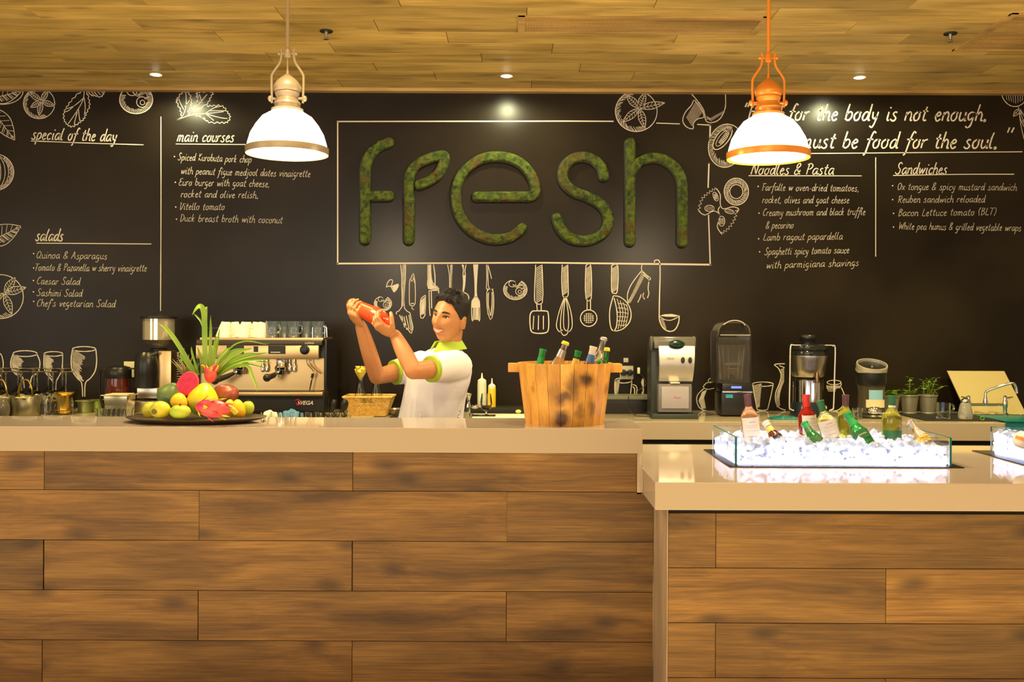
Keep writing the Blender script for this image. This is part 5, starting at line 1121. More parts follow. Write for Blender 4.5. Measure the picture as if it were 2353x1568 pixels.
# square steel container
s = 384; k = 1/s; t = thing('steel_container', 'square tapered steel food container in front of the tea pitcher', 'container', B(276, s))
b = MB()
for w, z in (): pass
b.box((0, 0, 24*k), (54*k, 50*k, 46*k), taper=.86).box((0, 0, 49*k), (64*k, 58*k, 3*k)); b.build('pan_body', mat('warm_steel', (.78, .70, .42), .22, .9), t, bevel=.003)
MB().box((0, 0, 51*k), (50*k, 44*k, 1*k)).build('contents', M['cream'], t)
# wall plate behind grinder
t = tag(MB().box((0, -.008, 0), (33/352, .016, 36/352)).build('wall_plate', M['cream'], None, bevel=.003, loc=at(303, 849, 352.0)), 'cream wall box behind the tea pitcher', 'wall box')
# white glass beads / inverted shot glasses in front
def shot(px, s, i, grp, lab):
    k = 1/s; t = thing('shot_glass', lab, 'glass', B(px, s), group=grp)
    MB().lathe([(9*k, 0), (10*k, 1*k), (12.5*k, 20*k), (11*k, 20*k), (8.5*k, 4*k), (0, 3*k)], seg=16).build('glass_body', M['glass'], t)
for i in range(7): shot(231+i*11, 390, i, 'small glasses by the steel container', 'tiny clear glass, '+ORD[i]+' from the left in the row before the steel container')
for i in range(9): shot(612+i*23, 402, i, 'small glasses in front of the espresso machine', 'small clear glass, '+ORD[i]+' from the left in the row before the espresso machine')
def cloth(px, py, w, h, s, m, label, name='folded_cloth'):
    c = at(px, py, s); c.z = ZB; k = 1/s; b = MB(); n = 16
    vs = []; fs = []
    random.seed(int(px))
    for j in range(9):
        for i in range(n+1):
            x = (i/n-.5)*w*k; y = (j/8-.5)*.09; e = math.sin(math.pi*i/n)**.4*math.sin(math.pi*j/8)**.4
            vs.append((x, y, .002+e*(h*k*.8+.018*noise.noise(Vector((x*40, y*40, px))))))
    for j in range(8):
        for i in range(n): a = j*(n+1)+i; fs.append((a, a+1, a+n+2, a+n+1))
    b.add(vs, fs); return tag(b.build(name, m, None, loc=c), label, 'cloth')
cloth(622, 952, 44, 24, 396, M['white'], 'crumpled white cloth right of the fruit platter in front of the espresso machine')
cloth(668, 950, 55, 24, 392, mat('blue_cloth', (.10, .28, .55), .7), 'crumpled blue cloth in front of the espresso machine')
# dark portafilters / jars right of machine
for px, l in ((757, 'black and brass tamper lying at the right foot of the espresso machine'), (782, 'black tamper with brass base next to the wicker basket')):
    s = 384; k = 1/s; t = thing('tamper', l, 'tamper', B(px, s), (0, R(18), 0), 'tampers')
    MB().lathe([(10*k, 0), (11*k, 2*k), (11*k, 9*k), (5*k, 12*k)], seg=20).build('base', M['brass'], t)
    MB().lathe([(5*k, 12*k), (5*k, 16*k), (9*k, 24*k), (10*k, 34*k), (6*k, 42*k), (0, 43*k)], seg=20).build('grip', M['dark'], t)
# wicker basket with decanters
s = 378; k = 1/s; t = thing('wicker_basket', 'rectangular tapered wicker basket holding glass decanters', 'basket', B(850, s, .004)); 
wk = mat('wicker', (.62, .36, .08), .5, noisecol=(.78, .52, .14, 1), nscale=60)
def ring(w, d, z, ph, amp=.0018, n=26):
    P = []
    per = [(-w, -d), (w, -d), (w, d), (-w, d)]
    for q in range(4):
        a = Vector(per[q]); b2 = Vector(per[(q+1) % 4]); nn = Vector(((b2-a).y, -(b2-a).x)).normalized(); m = n if q % 2 == 0 else n//2
        for i in range(m):
            p = a.lerp(b2, i/m)+nn*amp*math.sin(math.pi*i+ph+.5)
            P.append((p.x, p.y, z))
    return P
H = 42*k; rows = 15; b = MB()
for i in range(rows):
    u = i/(rows-1); w = (40+14*u)*k; d = (28+10*u)*k
    if 10 <= i <= 13:   # handle slot in the front face
        P = ring(w, d, .003+H*u, math.pi*(i % 2), n=26); cut = [j for j, p in enumerate(P) if p[1] < -d+.004 and -14*k < p[0] < 12*k]
        Q = P[cut[-1]+1:]+P[:cut[0]]; b.tube(Q, .0042, 5)
    else: b.tube(ring(w, d, .003+H*u, math.pi*(i % 2)), .0042, 5, closed=True)
tag(b.build('weave', wk, t), kind='stuff')
MB().tube(ring(55*k, 39*k, H+.004, 0, 0, 6), .006, 8, closed=True).build('rim', wk, t)
MB().box((0, 0, .003), (80*k, 56*k, .005)).build('base', wk, t)
MB().open_lathe([(27*k, .005), (28*k, .02)], seg=4).build('inner_frame', wk, t)
for px, st in ((829, True), (866, False)):
    c = B(px, s, .012); t = thing('decanter', 'conical glass decanter with '+('crumpled yellow stopper' if st else 'open neck')+' in the wicker basket', 'decanter', (c.x, c.y, c.z), group='decanters in the basket')
    pf = [(17*k, 0), (18*k, 3*k), (17*k, 22*k), (10*k, 56*k), (8*k, 72*k), (9.5*k, 84*k), (8.5*k, 84*k), (7*k, 72*k), (9*k, 56*k), (15.5*k, 22*k), (16*k, 5*k), (0, 4*k)]
    MB().lathe(pf, seg=28).build('glass_body', M['glass'], t)
    if st:
        b = MB()
        for a in range(9): b.tube([(0, 0, 78*k), (6*k*math.cos(a*.7), 6*k*math.sin(a*.7), 88*k), (11*k*math.cos(a*.7+.4), 11*k*math.sin(a*.7+.4), (96+6*(a % 3))*k), (6*k*math.cos(a*.7+.9), 6*k*math.sin(a*.7+.9), (104+3*(a % 2))*k)], [3*k, 5*k, 5.5*k, 3*k], 6, flat=.5)
        b.build('stopper', mat('yellow_napkin', (.80, .58, .08), .6), t)
tag(MB().box((0, 0, .002), (64*k, .16, .004)).build('cork_mat', M['board'], None, bevel=.001, loc=B(833, s)+Vector((-.0, -.09, 0))), 'tan mat under the front of the wicker basket', 'mat')
# black mat area and dish behind the person
tag(MB().box((0, 0, .003), (.32, .30, .006)).build('bar_mat', M['darkmatt'], None, bevel=.001, loc=(xat(960, 385), F/385, ZB)), 'black rubber bar mat behind the man in the polo shirt', 'mat')
s = 372; simple('steel_pan', 'low dark steel pan on the counter behind the man', 'pan', 915, s, [(24, 0), (26, 10), (28, 11), (25, 10), (23, 2), (0, 1.5)], M['steel'], dz=.006)
# raised black rail with bottles
RZ = .036
tag(MB().box((0, 0, RZ/2), (.50, .17, RZ)).build('drip_rail', M['darkmatt'], None, bevel=.003, loc=(xat(1130, 362), F/362, ZB)), 'low black ledge against the wall under the squeeze bottles', 'ledge')
def squeeze(px, s, h, fill, label, r):
    k = 1/s; t = thing('squeeze_bottle', label, 'bottle', B(px, s, RZ), group='sauce squeeze bottles')
    MB().lathe([(0, 0), (r*k, 0), (r*k, h*k), (r*.9*k, (h+2)*k), (0, (h+2)*k)], seg=24).build('bottle_body', fill, t)
    MB().lathe([(r*.95*k, (h+1)*k), (r*.95*k, (h+7)*k), (r*.6*k, (h+10)*k), (r*.25*k, (h+12)*k), (r*.12*k, (h+24)*k), (0, (h+24)*k)], seg=20).build('nozzle_cap', M['whiteplastic'], t)
squeeze(1108, 364, 54, mat('milky_plastic', (.55, .58, .48), .3), 'white squeeze bottle with pointed nozzle behind the man', 10.5)
squeeze(1131, 364, 42, mat('yellow_sauce', (.80, .50, .02), .35), 'yellow squeeze bottle with pointed nozzle beside the white one', 9)
t = simple('jigger', 'steel jigger standing left of the squeeze bottles', 'jigger', 1077, 366, [(7, 0), (7, 1), (3.5, 14), (8, 32), (7, 32), (2.5, 15), (0, 14)], 'chrome', dz=RZ)
c = B(1092, 372, RZ); t = thing('citrus_squeezer', 'steel hand squeezer lying left of the squeeze bottles', 'squeezer', c+Vector((0, 0, .012))); k = 1/372
MB().ell((0, 0, 0), (9*k, 9*k, 5*k), 16, 10).build('bowl', M['chrome'], t); MB().tube([(0, 0, 1*k), (22*k, 0, 4*k)], 2*k, 8).build('handle', M['chrome'], t)
t = simple('brandy_glass', 'brandy glass with dark drink in front of the squeeze bottles', 'glass', 1118, 388, [(10, 0), (10.5, 1), (2, 2.5), (1.6, 8), (10, 14), (14, 26), (12.5, 38), (10.5, 50), (10, 50), (11.5, 38), (13, 26), (9, 15), (0, 10)], 'glass', dz=.02)
MB().lathe([(0, 10.5/388), (9/388, 15/388), (12.5/388, 23/388), (0, 23/388)], seg=20).build('dark_drink', M['brownglass'], t)
tag(MB().box((0, 0, .002), (.14, .10, .004)).build('slate_coaster', M['dark'], None, bevel=.001, loc=B(1112, 388, .016)), 'small black coaster under the brandy glass', 'coaster')
t = thing('white_cutting_board', 'bright white plastic board on the back counter left of the bucket', 'board', B(1152, 386))
MB().box((0, 0, .008), (.335, .20, .016)).build('board', mat('white_board', (.85, .82, .70), .4), t, bevel=.003)
simple('water_jug', 'small clear glass jug at the man\'s right side of the board', 'jug', 1066, 392, [(14, 0), (15, 1), (16, 26), (15, 26), (13.5, 3), (0, 2)], 'glass')
tag(MB().ell((0, 0, .012), (.018, .014, .012), 18, 12).build('lemon', mat('lemon_skin', (.80, .72, .16), .4, bump=.1), None, loc=B(1192, 378, .016)), 'small pale lemon on the white board next to the bucket', 'fruit')
# sockets
t = thing('wall_socket', 'silver double wall socket with two round black plugs right of the bucket', 'socket', at(1439.5, 856.5, 352)+Vector((0, -.0005, 0)))
MB().box((0, -.005, 0), (31/352, .009, 31/352)).build('plate', mat('socket_plate', (.42, .38, .30), .4), t, bevel=.002)
for sx in (-1, 1): MB().lathe([(7/352, 0), (7.5/352, .012), (5.5/352, .030), (0, .031)], seg=20, M=Matrix.Translation((sx*7.4/352, -.009, 0)) @ Matrix.Rotation(R(90), 4, 'X')).build('plug', M['dark'], t)
tag(MB().box((0, -.004, 0), (11/352, .008, 10/352)).build('wall_switch', mat('switch_plate', (.42, .39, .34), .5), None, bevel=.001, loc=at(1438, 828, 352)), 'tiny grey wall switch above the double socket', 'switch')
t = thing('white_plug', 'small white plug on the wall with a black cable hanging down', 'plug', at(1467, 852, 352))
MB().box((0, -.008, 0), (6/352, .016, 14/352)).build('plug_body', M['whiteplastic'], t, bevel=.002)
MB().tube(cr([(0, -.01, -.02), (.03, -.012, -.04), (.045, -.03, -.09), (-.01, -.035, -.135), (.01, -.04, -.17)], 5), .003, 6).build('cable', M['dark'], t)
# black equipment box with grey top
s = 362; c = B(1430, s); zt = (at(1440, 908, 360).z)-ZB
t = thing('undercounter_unit', 'black box with grey top shelf between the bucket and the silver ice crusher', 'cabinet', (c.x, c.y, ZB))
MB().box((0, .02, (zt-.02)/2), (.32, .22, zt-.021)).build('cabinet_body', M['dark'], t, bevel=.003); MB().box((0, .02, zt-.01), (.345, .24, .019)).build('top_shelf', mat('grey_shelf', (.16, .16, .12), .4), t, bevel=.002)
t = tag(MB().tube(cr([(0, 0, .12), (.0, -.02, .05), (.03, -.03, .012), (.08, -.04, .006), (.13, -.05, .006)], 6), .0035, 7).build('power_cable', M['dark'], None, loc=B(1445, 376)), 'black power cable trailing on the counter left of the ice crusher', 'cable')
# --- ice crusher
s = 381.; k = 1/s; bz = CY+.56*s+1.4; cx = 1548; t = thing('ice_crusher', 'silver-fronted ice crusher with clear bin and smoky lid', 'machine', B(cx, s))
X = lambda px: (px-cx)*k
Z = lambda py: (bz-py)*k
MB().box((X(1545), .10, (Z(795)+Z(952))/2), (96*k, .17, Z(795)-Z(952))).build('housing', M['grey'], t, bevel=.012)
b = MB(); vs = []; fs = []; n = 18
for i in range(n+1):
    u = i/n; y = -.035-.045*math.sin(math.pi*(u*.75+.12))+.03*u
    z = Z(795)+(Z(876)-Z(795))*u; w = (41-3*u)*k
    for xq_, yq_ in ((-w, 0), (w, 0), (w, .03), (-w, .03)): vs.append((X(1552)+xq_, y+yq_, z))
for i in range(n):
    for j in range(4): a = i*4+j; b2 = i*4+(j+1) % 4; fs.append((a, b2, b2+4, a+4))
fs += [(0, 1, 2, 3), (n*4+3, n*4+2, n*4+1, n*4)]
b.add(vs, fs).build('front_panel', M['silver'], t, ang=30)
fmx = Matrix.Rotation(R(90), 4, 'X')
def disc(mbr, px, py, y, rx, rz, d, m, name, par): return MB().lathe([(1, 0), (1, .7), (.8, 1), (0, 1)], seg=28, M=Matrix.Translation((X(px), y, Z(py))) @ Matrix.Diagonal((rx*k, 1, rz*k, 1)) @ fmx @ Matrix.Diagonal((1, 1, d, 1))).build(name, m, par)
for px in (1564.5, 1581): disc(0, px, 827, -.072, 4.2, 7.2, .008, M['ink'], 'button', t)
disc(0, 1551, 791, -.060, 18, 10, .012, mat('green_black_knob', (.008, .03, .018), .12), 'knob', t)
txt('print', 'Oscar', .018, M['ink'], t, loc=(X(1536), -.082, Z(823)), shear=.3)
b = MB(); b.box((X(1548), .045, Z(781)), (98*k, .17, 14*k)).box((X(1548), -.035, Z(790)), (94*k, .012, 22*k)); b.build('lid', mat('smoky_cover', (.28, .26, .22), .12, trans=.45), t, bevel=.008)
for sx, px in ((-1, 1498), (1, 1596)): MB().ell((X(px), .03, Z(790)), (4*k, .06, 18*k), 16, 10).build('lid_hinge', mat('smoky_cover2', (.25, .24, .21), .12, trans=.4), t)
MB().box((X(1548), -.022, Z(914)), (76*k, .08, 64*k)).build('ice_bin', M['clearplastic'], t, bevel=.006)
MB().box((X(1548), -.0645, Z(912)), (62*k, .006, 50*k)).build('bin_front', mat('bin_front_plastic', (.62, .56, .62), .2, trans=.35), t, bevel=.003)
txt('print', 'Oscar', .018, M['redink'], t, loc=(X(1552), -.069, Z(912)), shear=.3)
MB().box((X(1548), -.016, Z(879)), (22*k, .10, 4*k)).build('bin_latch', M['silver'], t, bevel=.002)
MB().box((X(1546), .015, Z(955)), (104*k, .24, 12*k)).build('base', M['grey'], t, bevel=.006)
# --- blender
s = 371.; k = 1/s; bz = CY+.56*s+2; cx = 1684; t = thing('blender', 'bar blender inside a clear sound enclosure with small blue display', 'blender', B(cx, s))
MB().box((X(1686), .0, Z(926)), (72*k, .20, 52*k)).build('base', M['dark'], t, bevel=.014)
MB().box((X(1686), -.005, Z(890)), (68*k, .19, 22*k)).build('control_head', M['dark'], t, bevel=.012)
MB().box((X(1686), -.105, Z(899)), (68*k, .006, 5*k)).build('silver_band', M['chrome'], t, bevel=.001)
MB().box((X(1684), -.1015, Z(888)), (23*k, .004, 5*k)).build('display', M['led'], t, smooth=False)
MB().box((X(1668), -.102, Z(908)), (16*k, .004, 8*k)).build('sticker', M['blue'], t, smooth=False)
MB().box((X(1708), -.101, Z(947)), (12*k, .004, 6*k)).build('label', M['paper'], t, smooth=False)
b = MB()
for xa, xb, ya, yb in ((1640, 1643, -.09, .09), (1715, 1718, -.09, .09)): b.box(((X(xa)+X(xb))/2, 0, (Z(760)+Z(879))/2), (3*k, .18, Z(760)-Z(879)))
b.box((X(1679), -.088, (Z(775)+Z(879))/2), (74*k, .004, Z(775)-Z(879))).box((X(1679), .088, (Z(760)+Z(879))/2), (74*k, .004, Z(760)-Z(879)))
b.build('enclosure', mat('enclosure_plastic', (.60, .56, .52), .04, trans=.96), t, smooth=False)
b = MB(); vs = []; fs = []; n = 12
for i in range(n+1):
    a = R(20+140*i/n)
    for y in (-.085, .085): e1 = math.copysign(abs(math.cos(a)/.94)**.62, math.cos(a)); e2 = max(0, (math.sin(a)-.34)/.66)**.55; vs.append((X(1680)+38*k*e1, y, Z(772)+32*k*e2)); vs.append((X(1680)+35.5*k*e1, y, Z(772)+29.5*k*e2))
for i in range(n): a = i*4; fs += [(a, a+2, a+6, a+4), (a+1, a+5, a+7, a+3), (a, a+4, a+5, a+1), (a+2, a+3, a+7, a+6)]
b.add(vs, fs).build('enclosure_hood', mat('hood_plastic', (.50, .44, .36), .06, trans=.8), t)
MB().tube(cr([(X(1655), -.09, Z(747)), (X(1668), -.09, Z(739)), (X(1684), -.09, Z(737)), (X(1698), -.09, Z(741)), (X(1704), -.09, Z(748))], 4), 1.2*k, 6).build('hood_rim', M['silver'], t)
MB().tube([(X(1648), -.091, Z(770)), (X(1716), -.091, Z(770))], .9*k, 6).build('hinge_bar', M['silver'], t)
b = MB(); b.box((X(1680), 0, Z(833)), (56*k, 50*k, 80*k), taper=.78); b.build('jar', mat('jar_plastic', (.90, .86, .80), .06, trans=.93), t, bevel=.006)
for a_ in (-24, -12, 12, 24): MB().tube([(X(1680)+a_*k, -25.5*k, Z(800)), (X(1680)+a_*.8*k, -20*k, Z(870))], .9*k, 6).build('jar_highlight_rib', mat('highlight_plastic', (.75, .68, .58), .15, trans=.3), t)  # pale tubes modelled to stand for bright highlights on the jar
MB().box((X(1680), -.040, Z(836)), (34*k, .002, 5*k)).box((X(1680), -.040, Z(846)), (24*k, .002, 2*k)).build('jar_marking', M['silver'], t)
MB().lathe([(27*k, Z(793)), (29*k, Z(788)), (29*k, Z(782)), (18*k, Z(778)), (0, Z(777))], c=(X(1682), 0, 0), seg=28).build('jar_lid', M['dark'], t)
MB().lathe([(0, Z(872)), (9*k, Z(870)), (4*k, Z(860)), (0, Z(858))], c=(X(1680), 0, 0), seg=10).build('blade', M['chrome'], t)
# --- juicer
s = 373.; k = 1/s; bz = CY+.56*s+2.7; cx = 1857; t = thing('juicer', 'tall steel juicer with black feed tube and white wire handle frame', 'juicer', B(cx, s))
MB().lathe([(40*k, 0), (41*k, 4*k), (36*k, 30*k), (34*k, 34*k), (0, 34*k)], c=(0, 0, 0), seg=36).build('base', mat('blue_black', (.015, .022, .035), .2), t)
MB().lathe([(33.5*k, Z(925)), (33.5*k, Z(873)), (0, Z(873))], seg=40).build('motor_housing', M['chrome'], t)
MB().lathe([(30*k, Z(873)), (27*k, Z(868)), (36*k, Z(861)), (0, Z(860))], seg=30).build('neck', M['dark'], t)
MB().lathe([(33*k, Z(866)), (36*k, Z(862)), (39*k, Z(848)), (41.5*k, Z(825)), (43*k, Z(819)), (43*k, Z(817)), (38*k, Z(817))], seg=40).build('juice_bowl', M['steel'], t)
MB().lathe([(41*k, Z(817)), (42*k, Z(814)), (40*k, Z(806)), (44*k, Z(803)), (45*k, Z(795)), (44*k, Z(792)), (0, Z(791))], seg=40).build('lid', mat('lid_dark', (.02, .022, .02), .08), t)
MB().lathe([(16*k, Z(792)), (16*k, Z(783)), (18.5*k, Z(780)), (18.5*k, Z(773)), (16*k, Z(770)), (0, Z(769))], seg=28).build('feed_tube', M['dark'], t)
MB().lathe([(5*k, 0), (5.5*k, 10*k), (4*k, 24*k)], seg=14, M=Matrix.Translation((X(1866), -38*k, Z(878)))).build('spout', mat('bronze_spout', (.35, .2, .1), .25, 1), t)
P = [(X(1813), -.09, Z(793)), (X(1807), -.09, Z(798)), (X(1806), -.09, Z(860)), (X(1805), -.09, Z(930)), (X(1808), -.09, Z(938)), (X(1815), -.09, Z(941))]
b = MB().tube(cr(P, 4), 1.6*k, 8).tube(cr([(2*0+X(1902), -.09, Z(795)), (X(1908), -.09, Z(799)), (X(1907), -.09, Z(860)), (X(1905), -.09, Z(930)), (X(1902), -.09, Z(938)), (X(1895), -.09, Z(941))], 4), 1.6*k, 8).tube([(X(1813), -.09, Z(793)), (X(1902), -.09, Z(793))], 1.2*k, 8)
b.build('handle_frame', mat('pale_wire', (.66, .62, .54), .3, .4), t)
disc(0, 1884, 934, -.098, 5, 5, .004, M['silver'], 'badge', t)
# --- second grinder with open ring top
s = 376.; k = 1/s; bz = CY+.56*s+3.3; cx = 2003; t = thing('coffee_mill', 'glass-bodied mill with wide silver ring top and yellow label', 'grinder', B(cx, s))
MB().lathe([(30*k, 8*k), (31*k, 12*k), (29*k, 60*k), (30*k, 74*k), (0, 74*k)], seg=32).build('glass_body', mat('mill_glass', (.16, .13, .08), .06, trans=.55), t)
MB().lathe([(32*k, 74*k), (34*k, 80*k), (34*k, 102*k), (28*k, 106*k)], seg=32).build('black_collar', M['dark'], t)
tl = Matrix.Translation((0, 0, 112*k)) @ Matrix.Rotation(R(20), 4, 'X')
MB().open_lathe([(33*k, -9*k), (35*k, -6*k), (33.5*k, 0), (35*k, 4*k), (34*k, 11*k), (32*k, 11*k), (31.5*k, -7*k), (33*k, -9*k)], seg=40, M=tl).build('ring', M['silver'], t)
MB().lathe([(31.4*k, 4*k), (20*k, 3*k), (8*k, 2*k), (3*k, 8*k), (0, 9*k)], seg=32, M=tl).build('hopper_floor', M['dark'], t)
arc(MB(), 31.5*k, 24*k, 42*k, 42).build('yellow_label', M['cream'], t); arc(MB(), 31.4*k, 40*k, 64*k, 30).build('blue_label', mat('sky_label', (.25, .5, .7), .4), t)
MB().lathe([(40*k, 0), (41*k, 4*k), (38*k, 8*k), (0, 9*k)], c=(0, -4*k, 0), seg=32).build('base', M['dark'], t)
MB().lathe([(14*k, 0), (16*k, 6*k), (15*k, 14*k), (0, 15*k)], c=(X(2024), -30*k, 0), seg=20).build('drawer_knob', M['chrome'], t)
MB().lathe([(16*k, 10*k), (18*k, 16*k), (15*k, 24*k), (6*k, 30*k), (0, 31*k)], c=(X(2000), -22*k, 0), seg=24).build('burr_dome', M['chrome'], t)
simple('glass_tumbler', 'dark-lit clear tumbler at the left foot of the mill', 'glass', 1971, 386, [(9, 0), (10, 1), (12, 26), (11, 26), (9, 4), (0, 3)], 'glass')
# teal cloths
cloth(1800, 955, 66, 7, 385, M['teal'], 'flat teal cloth left of the juicer base'); cloth(1905, 958, 38, 5, 392, mat('aqua_cloth', (.08, .30, .42), .6), 'small aqua cloth right of the juicer base')
# --- potted herbs
random.seed(21)
def herb(px, s, label, stems):
    k = 1/s; t = thing('potted_herb', label, 'plant', B(px, s), group='potted herbs in zinc pots')
    MB().lathe([(15*k, 0), (16*k, 1*k), (16*k, 4*k), (15*k, 5*k), (20*k, 41*k), (21.5*k, 42*k), (21.5*k, 45*k), (19.5*k, 45*k), (18*k, 38*k), (0, 37*k)], seg=32).build('pot', M['zinc'], t)
    MB().lathe([(19*k, 39*k), (10*k, 42*k), (0, 42.5*k)], seg=20).build('soil', M['soil'], t)
    for (dx, h, bend) in stems:
        P = cr([(dx*k, 0, 40*k), (dx*k*1.2, -2*k, (42+h*.5)*k), ((dx+bend)*k, -3*k, (42+h)*k)], 4)
        st = MB().tube(P, .9*k, 6).build('stem', M['leafg'], t)
        for q in range(5):
            u = .35+.65*q/4; p = P[int(u*(len(P)-1))]
            for sg in (-1, 1):
                a = q*1.4+(0 if sg > 0 else math.pi); l = random.uniform(9, 13)*k; d = Vector((math.cos(a), math.sin(a)*.8, random.uniform(-.1, .5))).normalized(); sd = d.cross(Vector((0, .3, 1))).normalized()
                m1_ = p+d*l*.5; w = l*.52; up = Vector((0, -.3, 1))*l*.10
                vs = [p, m1_-sd*w*.8-d*l*.15+up, m1_-sd*w+up, p+d*l, m1_+sd*w+up, m1_+sd*w*.8-d*l*.15+up, m1_]
                MB().add(vs, [(0, 1, 6), (1, 2, 6), (2, 3, 6), (3, 4, 6), (4, 5, 6), (5, 0, 6)]).build('leaf', M['leafg'], st)
herb(2047, 366, 'zinc pot with low bright herb leaves right beside the mill', [(-6, 10, -6), (6, 14, 6), (2, 4, 12), (-2, 6, -3), (9, 0, 12)])
herb(2090, 363, 'zinc pot of herbs with one tall thin stem, middle of three', [(-4, 12, -3), (0, 40, 0), (8, 16, 8), (4, 8, 4), (-6, 4, -6)])
herb(2133, 363, 'zinc pot of tall bushy herbs, right one of three', [(-9, 34, -3), (-1, 36, 2), (8, 40, 10), (12, 22, 22), (3, 22, -6)])
# --- sink side
tag(MB().box((0, 0, .003), (1.6, .46, .006)).build('drain_board', M['darkmatt'], None, bevel=.001, loc=(2.42+.8, 5.85, ZB)), 'flat black draining board at the right end of the back counter', 'draining board')
t = thing('glass_mug', 'clear glass mug with handle on the black draining board', 'mug', B(2168, 386, .006)); k = 1/386
MB().lathe([(14*k, 0), (15*k, 1*k), (16*k, 37*k), (14.5*k, 37*k), (13.5*k, 5*k), (0, 4*k)], seg=24).build('mug_body', M['glass'], t)
MB().tube(cr([(15*k, 0, 32*k), (23*k, 0, 31*k), (24*k, 0, 22*k), (15*k, 0, 15*k)], 4), 2*k, 8).build('handle', M['glass'], t)
t = simple('salt_shaker', 'pear-shaped cut glass shaker with steel top in front of the tap', 'shaker', 2219, 386, [(15, 0), (16, 2), (16, 14), (12, 32), (9, 38), (0, 38)], mat('cut_glass', (.80, .78, .70), .12, trans=.7), dz=.006, seg=12)
MB().lathe([(9.5*k, 38*k), (10*k, 40*k), (9*k, 44*k), (5*k, 47*k), (0, 48*k)], seg=16).build('cap', M['chrome'], t)
tag(MB().tube([(.011*math.cos(a*.52), 0, .011+.011*math.sin(a*.52)) for a in range(12)], .003, 6, closed=True).build('green_ring', mat('green_plastic', (.10, .35, .05), .4), None, loc=B(2258, 391, .006)), 'tiny green plastic ring standing on the draining board', 'ring')
s = 358.; k = 1/s
bb = MB(); zb0 = .008; h = 96*k
vs = [(xat(2197, s), 5.99, ZB+.0065), (xat(2330, s), 5.99, ZB+.0065), (xat(2318.5, s)+.0, 6.20, ZB+h), (xat(2186, s), 6.20, ZB+h)]
vs += [(v[0], v[1]+.012, v[2]-.001 if i > 1 else v[2]) for i, v in enumerate(vs)]
c0 = Vector((xat(2258, s), 6.0, ZB+.006)); vs = [tuple(Vector(v)-c0) for v in vs]
bb.add(vs, [(0, 1, 2, 3), (4, 7, 6, 5), (0, 4, 5, 1), (1, 5, 6, 2), (2, 6, 7, 3), (3, 7, 4, 0)])
tag(bb.build('chopping_board', M['board'], None, smooth=False, bevel=.002, loc=c0), 'beige chopping board leaning on the wall behind the steel tap', 'board')
s = 371.; k = 1/s; cx = 2268; bz = CY+.56*s+4-.006*s; t = thing('kitchen_tap', 'chrome bridge tap with bent spout and two lever handles', 'tap', B(cx, s, .006))
MB().tube([(X(2222), 0, Z(930)), (X(2313), 0, Z(930))], 3.2*k, 12).build('bridge', M['chrome'], t)
for px, d in ((2226, -1), (2310, 1)):
    MB().lathe([(8*k, 0), (8*k, 3*k), (5*k, 6*k), (4.5*k, 16*k), (6*k, 20*k), (6*k, 32*k), (4*k, 36*k), (4.5*k, 44*k), (0, 46*k)], c=(X(px), 0, 0), seg=20).build('tap_post', M['chrome'], t)
    MB().tube([(X(px), 0, Z(915)), (X(px)+d*9*k, -.004, Z(914)), (X(px)+d*17*k, -.008, Z(912))], [2.5*k, 3.5*k, 2*k], 10, flat=.6).build('lever', M['chrome'], t)
MB().tube(cr([(X(2265), 0, Z(928)), (X(2265), 0, Z(908)), (X(2269), 0, Z(899)), (X(2290), -.03, Z(888)), (X(2312), -.06, Z(879)), (X(2318), -.065, Z(880)), (X(2322), -.068, Z(888)), (X(2324), -.07, Z(902))], 5), 2.9*k, 12).build('spout', M['chrome'], t)
MB().lathe([(5*k, Z(932)), (6*k, Z(926)), (4*k, Z(916)), (3*k, Z(912))], c=(X(2265), 0, 0), seg=18).build('spout_collar', M['chrome'], t)
cloth(2350, 940, 26, 3, 366, M['white'], 'small folded white cloth at the right edge of the draining board')
tm = thing('teal_mat', 'teal mat draped over the counter edge at the right side', 'mat', (2.90, Y3, ZB+.005))
MB().box((.25, .18, .0035), (.62, .385, .005)).build('top_part', M['teal'], tm, bevel=.001); MB().box((.25, -.006, -.04), (.62, .006, .09)).build('hanging_flap', M['teal'], tm, bevel=.001)
